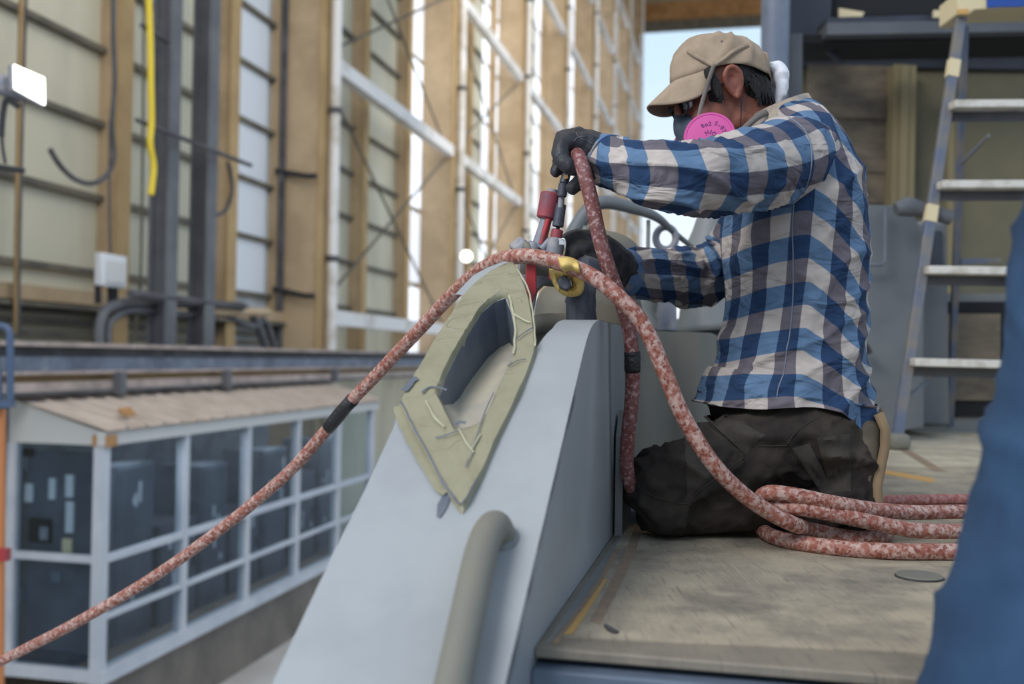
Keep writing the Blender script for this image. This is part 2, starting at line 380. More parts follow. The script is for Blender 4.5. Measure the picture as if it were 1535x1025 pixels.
obj('ceiling', MB().hbox(-12, 96, -16, 10, 34.05, 34.3), M['tan'], kind='structure', smooth=False)
WW = 9.5
NTH = ['first', 'second', 'third', 'fourth', 'fifth', 'sixth', 'seventh', 'eighth', 'ninth']
wl = bpy.data.objects.new('wall_left', None); COL.objects.link(wl); meta(wl, kind='structure', label='tan steel framed hangar wall of sheet panels between tall columns'); ROOT['wall_left'] = Vector((0, 0, 0))
S0, S1, ZT = 2.0, 95.0, 34.0
posts = [s for s in np.arange(3.4, S1, 3.4)]
# sheets: one per gap between two uprights
edges = [S0] + list(posts) + [S1]
colS = [19.4 + 9.85 * k for k in range(-1, 8)]
for i in range(len(edges) - 1):
    a, b = edges[i], edges[i + 1]
    pale = abs((a + b) / 2 - 18.4) < 1.4
    obj('wall_sheet', MB().hbox(a, b, WW, WW + .05, -3.95, ZT), M['sheet_pale'] if pale else M['sheet'], wl, smooth=False)
zs = [1.54 + 1.13 * k for k in range(29)]
for k, z in enumerate(zs):
    obj('girt', MB().hbox(S0, S1, WW - .12, WW, z - .045, z + .045), M['girt'], wl, smooth=False)
for k in range(3):
    obj('girt', MB().hbox(S0, 20, WW - .15, WW, .55 + .17 * k, .63 + .17 * k), M['girt'], wl, smooth=False)
obj('ledge', MB().hbox(S0, 20, WW - .4, WW, 1.02, 1.22), M['tan'], wl, smooth=False)
obj('ledge', MB().hbox(S0, 20, WW - .45, WW - .1, .94, 1.0), M['girt'], wl, smooth=False)
def ibeam(mb, s, w, z0, z1, ds, dw, t=.03):   # web along w, flanges across s
    mb.hbox(s - ds / 2, s + ds / 2, w - dw / 2, w - dw / 2 + t, z0, z1)
    mb.hbox(s - ds / 2, s + ds / 2, w + dw / 2 - t, w + dw / 2, z0, z1)
    mb.hbox(s - t / 2, s + t / 2, w - dw / 2 + t, w + dw / 2 - t, z0, z1); return mb
for s in posts:
    if min(abs(s - c) for c in colS) < .8: continue
    obj('upright', MB().hbox(s - .12, s + .12, WW - .34, WW, -.2, ZT), M['tan'], wl, smooth=False)
    obj('upright_flange', MB().hbox(s - .17, s + .17, WW - .38, WW - .34, -.2, ZT), M['ochre'], wl, smooth=False)
for s in colS:
    if s < 5: continue
    c = obj('column', MB().hbox(s - .2, s + .2, WW - 1.1, WW, -3.9, ZT), M['tan'], wl, smooth=False)
    obj('column_flange', MB().hbox(s - .24, s + .24, WW - 1.14, WW - 1.1, -3.9, ZT), M['ochre'], wl, smooth=False)
M['lit'] = emis('backlit_sheet', srgb(236, 243, 255), .85)  # emission put into the sheets in place of daylight shining through
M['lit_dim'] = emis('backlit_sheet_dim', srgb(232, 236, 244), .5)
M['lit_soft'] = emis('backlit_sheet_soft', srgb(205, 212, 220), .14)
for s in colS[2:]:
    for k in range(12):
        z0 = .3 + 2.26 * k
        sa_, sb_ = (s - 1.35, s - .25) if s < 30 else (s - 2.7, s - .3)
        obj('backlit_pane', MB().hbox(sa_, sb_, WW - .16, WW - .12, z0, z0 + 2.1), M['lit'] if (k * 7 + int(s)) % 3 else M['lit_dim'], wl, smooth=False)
# pale sheet before the first column, weak emission for light from behind
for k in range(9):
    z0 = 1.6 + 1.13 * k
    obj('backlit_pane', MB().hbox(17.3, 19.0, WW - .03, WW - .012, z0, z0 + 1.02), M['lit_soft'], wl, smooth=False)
# white pipes standing at the columns, white rails between them
for s in colS[1:]:
    pt = empty('white_pipe_stand', H(s + .15, 8.2, -3.95), 'white vertical pipe with dark clamps at the %s, counted from the black conduit' % (NTH[colS.index(s) - 1] + ' wide column'), 'pipe', 'white pipes at the columns')
    rr = .11
    obj('pipe', MB().tube([H(s + .15, 8.2, -3.9), H(s + .15, 8.2, ZT)], rr, 14), M['white_tube'], pt)
    for k in range(7):
        z = 2.3 + 3.1 * k
        obj('clamp', MB().lathe(H(s + .15, 8.2, z), (0, 0, 1), [(0, rr + .03), (.12, rr + .03)], 14), M['dirty'], pt)
pz = [1.15, 6.55, 11.5, 16.5, 21.5, 26.5]
for i, s in enumerate(colS[1:-1]):
    r_ = empty('white_rail_frame', H(s, 8.4, 1), 'white horizontal rails spanning the %s bay past the black conduit column' % NTH[i], 'rail', 'white rails between the columns')
    for z in pz:
        obj('rail', MB().hbox(s + .3, s + 9.55, 8.3, 8.55, z - .16, z + .16), M['white_tube'], r_, smooth=False)
    for (za, zb) in (((1.3, 6.5), (6.7, 11.4)) if i < 2 else ()):
        obj('brace', MB().tube([H(s + .3, 8.6, za), H(s + 9.9, 8.6, zb)], .035, 6), M['girt'], r_)
        obj('brace', MB().tube([H(s + .3, 8.65, zb), H(s + 9.9, 8.65, za)], .035, 6), M['girt'], r_)
# black conduit on the first column with its side branches
cd = wl
obj('black_conduit', MB().tube([H(19.13, 9.17, .3), H(19.13, 9.17, ZT)], .07, 10), M['dirty'], cd)
for z in (1.55, 4.0, 8.05, 12):
    obj('conduit_branch', MB().tube([H(19.1, 9.3, z + .15), H(19.1, 9.05, z + .1), H(19.0, 8.55, z), H(19.0, 8.35, z)], .055, 8), M['black'], cd)
# end wall with tall doorway
we = bpy.data.objects.new('wall_back', None); COL.objects.link(we); meta(we, kind='structure', label='far hangar end wall with a tall open doorway'); ROOT['wall_back'] = Vector((0, 0, 0))
dl = ons(957, 300, 95).dot(N); zt = ons(1050, 44, 95).z; dr = -12.0
obj('wall_sheet', MB().hbox(95, 95.3, dl, WW, -3.95, ZT), M['tan'], we, smooth=False)
obj('lintel_strip', MB().hbox(94.9, 95.3, dr, dl, zt, zt + 1.0), M['girt'], we, smooth=False)
obj('lintel', MB().hbox(94.6, 95.3, dr, dl, zt + 1.0, zt + 4), M['wood'], we, smooth=False)
obj('wall_sheet', MB().hbox(95, 95.3, -14, dr, -3.95, ZT), M['tan'], we, smooth=False)
obj('door_pipe', MB().tube([H(90, dl + 1.4, -3.9), H(90, dl + 1.4, ZT)], .35, 10), M['grey_steel'], we)

# two grey columns near the booth
for k, px in enumerate((246, 305)):
    p = onw(px, 300, 8.0); s = p.dot(D)
    t = ibeam(MB(), s, 8.0, .3, 22, .29, .30, .04)
    obj('grey_steel_column', t, M['grey_steel'], label=('dark grey steel column behind the end of the yellow strap', 'dark grey steel column to the right of the yellow strap one')[k].replace('to the right of the yellow strap one', 'between the yellow strap column and the pale sheets'), cat='column', smooth=False)

# runway beam above the booth
bz = [onw(20, y, 7.4).z for y in (511, 518, 534, 557, 562)]
rb = empty('runway_beam', H(12, 7.4, bz[4]), 'long blue grey steel runway beam running above the booth roof', 'beam')
obj('top_flange', MB().hbox(5, 60, 7.3, 7.75, bz[1], bz[0]), M['rustpink'], rb, smooth=False)
obj('dark_rail', MB().hbox(5, 60, 7.46, 7.6, bz[2], bz[1]), M['dirty'], rb, smooth=False)  # dark upper strip of the web
obj('web', MB().hbox(5, 60, 7.42, 7.6, bz[3], bz[2]), M['beam_blue'], rb, smooth=False)
obj('bottom_flange', MB().hbox(5, 60, 7.3, 7.75, bz[4], bz[3]), M['rustpink'], rb, smooth=False)
bz2 = [onw(20, y, 7.35).z for y in (572, 574, 589, 595)]
obj('lower_rail', MB().hbox(5, 60, 7.5, 7.6, bz2[1], bz[4]), M['ochre'], rb, smooth=False)
obj('lower_ledge', MB().hbox(5, 60, 7.33, 7.5, bz2[2], bz2[1]), M['rustpink'], rb, smooth=False)
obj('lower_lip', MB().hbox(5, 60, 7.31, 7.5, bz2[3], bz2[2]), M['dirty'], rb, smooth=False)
for px in (177, 338, 500, 560):
    p = onw(px, 565, 7.3); s = p.dot(D)
    obj('bracket', MB().hbox(s - .06, s + .06, 7.22, 7.34, bz2[3] - .02, bz[4] + .02), M['grey_steel'], rb, smooth=False)

# ------------------------------------------------------------------ booth
BW, BB = 6.46, 7.6
c0 = onw(153, 800, BW).dot(D)
zz = lambda y, w=BW, px=153: onw(px, y, w).z
zft, zfb, zm, zl, zs0, zs1 = zz(645), zz(668), zz(839), zz(926), zz(1003), zz(1022)
bs = [c0, c0 + 1.6, c0 + 3.2, c0 + 4.8, c0 + 6.4, c0 + 8.0]
bo = empty('glazed_booth', H(c0 + 4, 6.9, -3.95), 'white framed glazed booth with ribbed lean-to roof along the hangar wall', 'booth')
zrb = onw(20, 593, BB).z
# ribbed roof: ridges across
rows = []
ns = 8 * 8 + 1
mbr = MB()
sA, sB = c0 - .08, c0 + 8.2
pan = 0
for i in range(23):
    s0 = sA + (sB - sA) * i / 23; s1 = sA + (sB - sA) * (i + 1) / 23; rib = .05
    m = MB(); e0 = (BW - .1, zft); e1 = (BB, zrb)
    pr = [(s0, 0), (s1 - rib, 0), (s1 - rib * .8, .028), (s1 - rib * .2, .028), (s1, 0)]
    top = [[H(s, e[0], e[1] + h) for (s, h) in pr] for e in (e0, e1)]
    m.grid(top); m.grid([[p - Vector((0, 0, .012)) for p in r] for r in top])
    obj('roof_sheet', m, M['roof'], bo, smooth=False)
obj('fascia', MB().hbox(sA, sB, BW - .06, BW + .03, zfb, zft - .012), M['fascia'], bo, smooth=False)
obj('gable_panel', MB().prism([H(c0 - .02, BW, zfb), H(c0 - .02, BW, zft - .02), H(c0 - .02, BB, zrb - .02), H(c0 - .02, BB, zfb)], D * .05), M['fascia'], bo, smooth=False)
obj('corner_cap', MB().hbox(c0 - .06, c0 + .1, BW - .09, BW + .1, zfb - .01, zfb + .11), M['wood'], bo, smooth=False)
for i, s in enumerate(bs):
    wd = .09 if i else .12
    obj('post', MB().hbox(s - (wd / 2), s + wd / 2, BW - .04, BW + .08, zs1, zfb), M['booth'], bo, smooth=False)
obj('post', MB().hbox(c0 - .04, c0 + .06, BB - .1, BB, zs1, zfb), M['booth'], bo, smooth=False)
for i in range(5):
    a, b = bs[i] + .05, bs[i + 1] - .05
    for (z, h) in ((zm, .075), (zl, .05)):
        obj('rail', MB().hbox(a, b, BW - .03, BW + .05, z - h / 2, z + h / 2), M['booth'], bo, smooth=False)
    for (za, zb) in ((zm + .04, zfb), (zl + .03, zm - .04), (zs0, zl - .03)):
        obj('pane', MB().hbox(a, b, BW + .01, BW + .018, za, zb), M['glass'], bo, smooth=False)
obj('sill', MB().hbox(c0 - .05, bs[5] + .1, BW - .08, BW + .1, zs1, zs0), M['booth'], bo, smooth=False)
obj('rail', MB().hbox(c0 - .02, c0 + .04, BW + .08, BB - .1, zm - .04, zm + .04), M['booth'], bo, smooth=False)
obj('sill', MB().hbox(c0 - .03, c0 + .06, BW + .08, BB - .1, zs1, zs0), M['booth'], bo, smooth=False)
for (za, zb) in ((zm + .04, zfb), (zs0, zm - .04)):
    obj('pane', MB().hbox(c0 + .01, c0 + .018, BW + .08, BB - .1, za, zb), M['glass'], bo, smooth=False)
obj('plinth_wall', MB().hbox(c0 - .02, 40, BW + .02, BW + .25, -3.95, zs1), M['concrete'], bo, smooth=False)
obj('booth_floor', MB().hbox(c0, bs[5], BW + .1, BB + 1, zs1, zs1 + .04), M['concrete'], bo, smooth=False)
obj('back_panel', MB().hbox(c0, bs[5], BB + .9, BB + .95, zs1, zrb - .1), M['cabinet2'], bo, smooth=False)
# cabinets inside
rnd = random.Random(3)
cab = [(c0 + .25, .75), (c0 + 1.05, .75), (c0 + 1.95, .9), (c0 + 2.95, .7), (c0 + 3.75, .9), (c0 + 4.8, .8), (c0 + 5.8, .9), (c0 + 6.9, .8)]
where = ['nearest the near end', 'second along from the near end', 'third along, behind the second bay glass', 'fourth along, a narrow one', 'fifth along behind the third bay', 'sixth along behind the fourth bay', 'seventh along deep in the booth', 'last one at the far end of the booth']
for i, (s, l) in enumerate(cab):
    hgt = (2.15, 2.15, 1.3, 1.95, 1.2, 2.0, 1.5, 2.0)[i]
    r_ = empty('control_cabinet', H(s + l / 2, 7.4, zs1 + .04), 'grey blue electrical cabinet inside the booth, ' + where[i].replace('nearest the near end', 'at the gable end'), 'cabinet', None)
    obj('cabinet_body', MB().hbox(s, s + l, 7.0, 7.7, zs1 + .04, zs1 + hgt), M['cabinet'] if i % 2 == 0 else M['cabinet2'], r_, smooth=False)
    obj('door', MB().hbox(s + .03, s + l - .03, 6.985, 7.0, zs1 + .1, zs1 + hgt - .05), M['cabinet'], r_, smooth=False)
    obj('handle', MB().hbox(s + l - .12, s + l - .09, 6.965, 6.985, zs1 + hgt * .5, zs1 + hgt * .5 + .15), M['black'], r_, smooth=False)
    for k in range(4):
        ss = s + .1 + rnd.random() * (l - .25); z = zs1 + .5 + rnd.random() * (hgt - .8); hh = rnd.choice((.08, .16, .25))
        obj('label_plate', MB().hbox(ss, ss + .05, 6.978, 6.986, z, z + hh), M['sign_white'], r_, smooth=False)
g = empty('wall_panel_board', H(c0 + .3, 7.0, zm), 'grey switch board seen through the gable glass of the booth', 'switch board')
obj('board', MB().hbox(c0 + .18, c0 + .24, BW + .15, BB - .08, zs0 + .1, zfb - .1), M['cabinet'], g, smooth=False)
for (px, y0, y1, wd, m_) in ((43, 725, 752, 12, 'sign_white'), (78, 717, 748, 10, 'sign_white'), (104, 712, 745, 12, 'sign_white'), (104, 752, 798, 12, 'sign_white'), (60, 778, 812, 34, 'blackhole'), (100, 808, 828, 14, 'cream'), (28, 882, 902, 12, 'cabinet2'), (42, 672, 684, 16, 'blackhole'), (84, 858, 872, 14, 'cabinet2')):
    a = ons(px - wd / 2, y1, c0 + .16); b = ons(px + wd / 2, y0, c0 + .16)
    obj('label_plate', MB().hbox(c0 + .155, c0 + .18, b.dot(N), a.dot(N), a.z, b.z), M[m_], g, smooth=False)
ho = ons(62, 795, c0 + .15)
obj('meter', MB().hbox(c0 + .145, c0 + .155, ho.dot(N) - .08, ho.dot(N) + .02, ho.z - .1, ho.z + .04), M['toolgrey'], g, smooth=False)

for k in range(4):
    bl = area('booth_fill_light', H(c0 + 1 + 2 * k, 6.9, zfb - .03), H(c0 + 1 + 2 * k, 6.95, zs1), (.8, .3), 8, (.93, .96, 1))  # fill lights added under the roof to brighten the booth interior
# leaf-like scrap on the roof
p = onw(186, 628, BW + .1)
obj('paper_scrap', MB().prism([p + D * .0 + Vector((0, 0, .03)), p + D * .22 + Vector((0, 0, .02)), p + D * .26 + N * .1 + Vector((0, 0, .09)), p + D * .05 + N * .12 + Vector((0, 0, .08))], Vector((0, 0, .03))), M['wood'], label='small orange scrap lying on the ribbed booth roof', cat='scrap')

# ------------------------------------------------------------------ clutter on the left wall
wkl = empty('work_light', at(40, 160, 7.0), 'bright rectangular work light on a black bracket high on the wall', 'work light')
q = [at(20, 97, 6.95), at(66, 117, 7.12), at(67, 158, 7.12), at(21, 133, 6.95)]
nrm = (q[1] - q[0]).cross(q[3] - q[0]).normalized()
if nrm.y > 0: nrm = -nrm
ctr = sum(q, Vector()) / 4
obj('lens', MB().prism([ctr + (a - ctr) * 1.0 for a in q], nrm * .01), emis('lamp_lens', (1, 1, .93, 1), 5), wkl, bevel=.012, seg=3)
obj('housing', MB().prism([ctr + (a - ctr) * 1.1 - nrm * .012 for a in q], -nrm * .06), M['toolgrey'], wkl, bevel=.015)
obj('rear_cover', MB().prism([ctr + (a - ctr) * .8 - nrm * .07 + Vector((-.09, 0, 0)) for a in q], -nrm * .1), M['toolgrey'], wkl, bevel=.03)
obj('bracket', MB().tube([at(28, 160, 7.1), at(10, 150, 7.1), at(4, 175, 7.1), at(2, 205, 7.1)], .022, 8, 4), M['black'], wkl)
obj('cable', MB().tube([at(2, 190, 7.1), at(4, 220, 7.1), at(8, 245, 7.1)], .012, 8, 4), M['black'], wkl)
obj('arm', MB().tube([at(-20, 247, 7.1), at(36, 256, 7.1)], .02, 8), M['black'], wkl)
dw = empty('distant_work_light', H(29, 8.0, 1), 'small glowing round lamp far off between white pipes', 'lamp')
pp = at(699, 384, 25)
obj('lens', MB().lathe(pp, (0, -1, 0), [(0, .14), (.03, .13), (.05, .08)], 20), emis('lamp_lens_far', (1, .98, .8, 1), 4), dw)
obj('housing', MB().lathe(pp + Vector((0, .02, 0)), (0, 1, 0), [(0, .16), (.1, .12)], 20), M['dirty'], dw)

def cable(name, pts, w, r, m, label, cat='cable', **k):
    P = [onw(a, b, w) for a, b in pts]
    return obj(name, MB().tube(P, r, 8, 6), M[m], label=label, cat=cat, **k)
cable('hanging_cable', [(170, -20), (170, 60), (172, 120), (168, 190), (171, 235), (160, 262), (138, 275), (112, 268), (90, 248), (75, 224)], 8.3, .035, 'dirty', 'dark grey cable hanging in a hook shape beside a tan upright')
cable('hanging_cable', [(342, 243), (346, 262), (347, 290), (338, 315), (318, 325)], 8.3, .035, 'dirty', 'short dark cable loop hanging off the second grey column')
cable('yellow_strap', [(222, -20), (225, 60), (226, 130), (227, 180), (225, 215), (230, 250), (226, 292)], 7.6, .045, 'yellow', 'bright yellow webbing strap hanging from above', 'strap')
cable('conduit_bar', [(205, 180), (260, 202), (320, 226), (376, 248)], 7.7, .035, 'dirty', 'thin dark slanting bar crossing in front of both grey columns', 'bar')
cable('yellow_pipe', [(32, -20), (30, 100), (27, 250), (24, 460), (24, 500)], 9.0, .035, 'ochre', 'thin yellow vertical pipe near the work light', 'pipe')
cable('thin_cable', [(40, -20), (36, 100), (32, 250), (29, 400), (28, 500)], 8.8, .02, 'dirty', 'thin dark cable running beside the yellow vertical pipe')
cable('thin_cable', [(165, 180), (164, 300), (166, 390)], 8.6, .018, 'dirty', 'thin cable dropping onto the pale switch box')
cable('thin_cable', [(216, -20), (214, 220), (211, 400), (205, 480), (196, 515)], 8.5, .02, 'girt', 'thin grey cable running down just beside the yellow strap')
for (a, b) in (((205, 37), (252, 62)), ((78, 20), (40, 10))):
    pass
cable('short_bar', [(213, 38), (252, 63)], 7.7, .04, 'dirty', 'short dark stub bar on the yellow strap column', 'bar')
bx = empty('switch_box', onw(165, 430, 8.2), 'pale grey switch box on dark legs in front of the wall', 'switch box')
c_ = onw(166, 406, 8.2)
obj('case', MB().box(c_, D * .28, N * .06, Vector((0, 0, .22))), M['sign_white'], bx, bevel=.02)
obj('cover', MB().box(c_ - N * .07 + Vector((0, 0, -.02)), D * .2, N * .015, Vector((0, 0, .15))), M['fascia'], bx, bevel=.01)
for px in (147, 166, 172):
    obj('leg', MB().bar(onw(px, 420, 8.25), onw(px, 455, 8.25), .06, .06), M['black'], bx)
pr = empty('pipe_run', onw(200, 455, 8.1), 'grey pipes bending over behind the runway beam below the switch box', 'pipes')
for k, (x0, yy, r) in enumerate(((148, 456, .07), (162, 466, .05))):
    obj('bent_pipe', MB().tube([onw(x0, 520, 8.1), onw(x0 + 1, 490, 8.1), onw(x0 + 10, yy + 10, 8.1), onw(x0 + 30, yy, 8.1), onw(x0 + 60, yy - 3 + k * 3, 8.1), onw(x0 + 130, yy + k * 6, 8.1), onw(x0 + 170, yy + 4, 8.1), onw(x0 + 215, yy + 3 + k * 20, 8.1), onw(x0 + 235, 480, 8.1), onw(x0 + 250, 520, 8.1)], r, 10, 5), M['grey_steel'], pr)
obj('top_rail', MB().tube([onw(195, 440, 7.9), onw(365, 460, 7.9)], .06, 8), M['dirty'], pr)
obj('light_rail', MB().tube([onw(310, 467, 8.0), onw(402, 468, 8.0)], .07, 8), M['tan'], pr)
# guard rail at the far left
gr = empty('guard_rail', at(14, 610, 7.5), 'blue grey bent tube guard rail above the booth gable', 'rail')
obj('tube', MB().tube([at(-40, 488, 7.5), at(0, 488, 7.5), at(12, 494, 7.5), at(15, 510, 7.5), at(15, 600, 7.5)], .027, 10, 6), M['rail'], gr)
obj('tube', MB().tube([at(-40, 560, 7.5), at(0, 560, 7.5), at(0, 600, 7.5)], .02, 10), M['rail'], gr)
obj('toe_board', MB().bar(at(-60, 607, 7.5), at(19, 605, 7.5), .1, .05), M['rail'], gr)
op = empty('orange_post', at(2, 1100, 7.6), 'rusty orange post beside the booth gable with a red clamp', 'post')
obj('post', MB().bar(at(2, 614, 7.6), at(-2, 1200, 7.6), .05, .05), M['orange'], op)
obj('clamp', MB().bar(at(-4, 831, 7.55), at(14, 831, 7.55), .06, .09), M['red'], op)
# ================================================================== VEHICLE HULL (foreground)
Z = Vector((0, 0, 1))
W0 = 0.235
hp = empty('hull_fairing', H(1.3, .35, -.6), 'large pale grey sloped metal hull with a rounded rib beside the worn deck', 'vehicle hull')
HOLE = [(757.6, 447), (766, 468), (771, 490), (771.5, 533), (757.6, 562), (739.6, 602), (726, 630), (706, 642), (683.5, 645), (659, 597), (668, 566), (695, 513), (721.7, 470), (741, 453)]
OUT = [(776, 1005), (802, 880), (828, 741), (846, 650), (867, 578), (806, 547), (803, 520), (797, 465), (785, 425), (771, 399), (757, 400), (735, 411), (704, 440), (676, 482), (640, 535), (606, 594), (597, 615), (590, 640), (545, 738), (500, 828), (452, 930), (408, 1025), (330, 1190), (300, 1260), (690, 1370), (735, 1190)]
def poly_hole(outer, inner):
    flat = tessellate_polygon([outer, inner]); return [tuple(t) for t in flat]
mp_ = MB()
o3 = [plate(*p) for p in OUT]
# keep the right border exactly on the side plane
def clampw(p, lo=W0):
    wv = p.dot(N)
    return p + N * (lo - wv) if wv < lo + .012 else p
i3 = [plate(*p) for p in HOLE]
o2 = [Vector((p.dot(D), p.dot(N), 0)) for p in o3]; i2 = [Vector((p.dot(D), p.dot(N), 0)) for p in i3]
for k in range(0, 5): o3[k] = clampw(o3[k] if o3[k].dot(N) > W0 else o3[k] + N * (W0 - o3[k].dot(N)))
for k in (24, 25):
    o3[k] = H(o3[k].dot(D), W0, o3[k].z)
mp_.add(o3 + i3, poly_hole(o2, i2))
# outer skirt down from the border (side and back skins)
lowz = -.75
no = len(o3)
sk = [Vector((p.x, p.y, p.z - .02)) for p in o3]
mp_.add(o3 + sk, [(i, (i + 1) % no, (i + 1) % no + no, i + no) for i in range(no)])
obj('sloped_plate', mp_, M['hull'], hp, ang=30)
# body under the plate
left = [p for p in o3 if p.dot(N) > .47]
prof = [(1.0, -.75), (1.0, -.06), (1.25, .12), (1.62, .36), (1.62, -.75)]
m = MB(); m.prism([H(s, W0 + .004, z) for s, z in [(.72, -.75), (.72, -.245), (1.45, .25), (1.45, -.75)]], N * .002)
obj('side_skin', m, M['hull'], hp)
m = MB(); m.prism([H(s, .485, z) for s, z in [(.55, -.75), (.55, -.37), (1.52, .285), (2.3, .2), (2.3, -.75)]], -N * .012)
obj('side_skin', m, M['hull'], hp)
m = MB().hbox(1.5, 1.52, W0 + .01, .48, -.7, .0); obj('bulkhead', m, M['hull_dark'], hp)
# recess behind the opening
rc = MB(); dep = .13
deep = [p - PN * dep + (p - sum(i3, Vector()) / len(i3)) * -.08 for p in i3]
n_ = len(i3)
rc.add(i3 + deep, [(i, (i + 1) % n_, (i + 1) % n_ + n_, i + n_) for i in range(n_)])
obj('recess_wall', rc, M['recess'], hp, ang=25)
cdeep = sum(deep, Vector()) / n_
m = MB(); base = len(deep)
m.add([p + (p - cdeep) * .02 for p in deep] + [cdeep - PN * .012], [(i, (i + 1) % n_, n_) for i in range(n_)])
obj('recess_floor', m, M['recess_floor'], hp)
fillet = MB()
a_, b_ = i3[8] - PN * .035, i3[9] - PN * .04
ramp = [i3[k] - PN * .012 for k in (4, 5, 6, 7, 8, 9, 10)]
top = [cdeep + PN * .02 + (p - cdeep) * .12 + D * .09 for p in ramp]
rim_ = [i3[k] - PN * .014 for k in (10, 9, 8, 7, 6, 5, 4, 3, 2)]
tops = [plate_in(x, y, -.11) for x, y in ((669, 562), (676, 546), (690, 524), (704, 505), (718, 499), (733, 495), (748, 492), (764, 490), (775, 489))]
fillet.grid([rim_, [rim_[k].lerp(tops[k], .33) - PN * .012 for k in range(9)], [rim_[k].lerp(tops[k], .68) - PN * .008 for k in range(9)], tops])
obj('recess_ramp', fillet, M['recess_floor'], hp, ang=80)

# rounded rib along the deck side
pr = []
for s_ in (1.1, 1.25, 1.4, 1.50, 1.56): pr.append((s_, PZ0 + PK * (s_ - PS0)))
pr += [(1.60, .371), (1.65, .398), (1.71, .416), (1.78, .4245)]
bk = onw(938, 491, W0)
prof = [(.98, -.08)] + pr + [(pr[-1][0] + .06, pr[-1][1] + .006), (bk.dot(D) - .01, bk.z), (bk.dot(D), bk.z - .01), (bk.dot(D), .30), (bk.dot(D) - .02, .12), (bk.dot(D) - .02, -.1), (1.0, -.12)]
def wid(s):      # width of the rib shrinks towards its rounded top
    return .11 if s < 1.45 else .11 - min(1, (s - 1.45) / .22) * .045
m = MB()
P = [Vector((s, z)) for s, z in prof]
# smooth the front curve
cur, _ = spline([Vector((a, 0, b)) for a, b in pr], [0] * len(pr), 6)
front = [(.86, PZ0 + PK * (.86 - PS0))] + [(c.x, c.z) for c in cur] + [(bk.dot(D) - .012, bk.z + .002), (bk.dot(D), bk.z - .01)]
rest = [(bk.dot(D), .26), (bk.dot(D) - .03, .10), (bk.dot(D) - .03, -.14), (.86, -.3)]
loop = front + rest
ra = [H(s, W0, z) for s, z in loop]
m.prism(ra, N * .0015)
obj('rib_side', m, M['hull'], hp, ang=20)
m = MB()
rows = [[H(s, W0 + t * wid(s), z + (0.0 if t < 1 else -.0)) for s, z in front] for t in (0, .5, 1)]
m.grid(rows)
rr = [[H(s, W0 + wid(s), z) for s, z in front], [H(s, W0 + wid(s), z - .12) for s, z in front]]
m.grid(rr)
m.v = [tuple(Vector(v) + PN * .0006) for v in m.v]
obj('rib_cap', m, M['hull'], hp, ang=50)
m = MB().hbox(bk.dot(D) - .006, bk.dot(D), W0, W0 + .08, -.1, bk.z - .01); obj('rib_back', m, M['hull_dark'], hp)

# notch below the tape
m = MB()
nt_ = [plate(*p, h=.0015) for p in ((668, 737), (678, 742), (669, 764), (660, 777), (655, 775), (656, 758))]
m.prism(nt_, PN * .0008); obj('drain_notch', m, M['recess'], hp)

# taped surround
OT = [(768, 396), (777, 409), (786, 428), (794, 452), (799, 480), (803, 512), (804, 530), (796, 556), (782, 592), (762, 634), (742, 675), (724, 718), (710, 745), (700, 765), (693, 771), (684, 762), (672, 744), (660, 726), (644, 700), (628, 672), (614, 645), (603, 620), (600, 608), (606, 594), (622, 566), (642, 530), (662, 497), (682, 466), (704, 436), (728, 416), (750, 403)]
IT = [(757.6, 447), (764, 461), (768, 474), (771, 488), (772, 505), (771.5, 520), (770, 535), (764, 550), (755, 567), (747, 585), (739.6, 602), (733, 618), (726, 630), (714, 639), (703, 643), (696, 645), (683.5, 645), (676, 632), (671, 622), (666, 611), (662, 603), (659, 597), (660, 588), (664, 576), (672, 556), (680, 541), (688, 526), (697, 510), (709, 490), (720, 472), (738, 455)]
tpm = MB()
def clos(pts, sub):
    n = len(pts); out = []
    for i in range(n):
        p0, p1, p2, p3 = [Vector(pts[(i + k - 1) % n]) for k in range(4)]
        for k in range(sub):
            t = k / sub
            out.append(0.5 * ((2 * p1) + (p2 - p0) * t + (2 * p0 - 5 * p1 + 4 * p2 - p3) * t * t + (3 * p1 - p0 - 3 * p2 + p3) * t ** 3))
    return out
oo, ii = clos(OT, 6), clos(IT, 6)
NR = 14; rows = []
for r in range(NR + 1):
    t = r / NR; row = []
    for a, b in zip(oo, ii):
        q = a.lerp(b, t)
        p = plate(q.x, q.y)
        v = Vector((p.dot(D) * 10, p.dot(N) * 10, 0))
        rid = 1 - abs(noise.noise(Vector((v.x * .8 + v.y * .6, v.x * .5 - v.y * 1.6, 3)) * 1.0)) * 8
        rid2 = 1 - abs(noise.noise(Vector((v.x * 1.6 - v.y * .5, v.x * .5 + v.y * .7, 9)) * 1.7)) * 9
        h = .0105 + .0015 * noise.noise(v * 2.2) + .0022 * max(0, rid) * noise.noise(v * .6 + Vector((5, 5, 5))) + .002 * max(0, rid2)
        if r == 0: h = .001
        if r == NR: h = .004
        row.append(plate(q.x, q.y, h) if r not in (0, NR) else plate(q.x, q.y, h))
    rows.append(row)
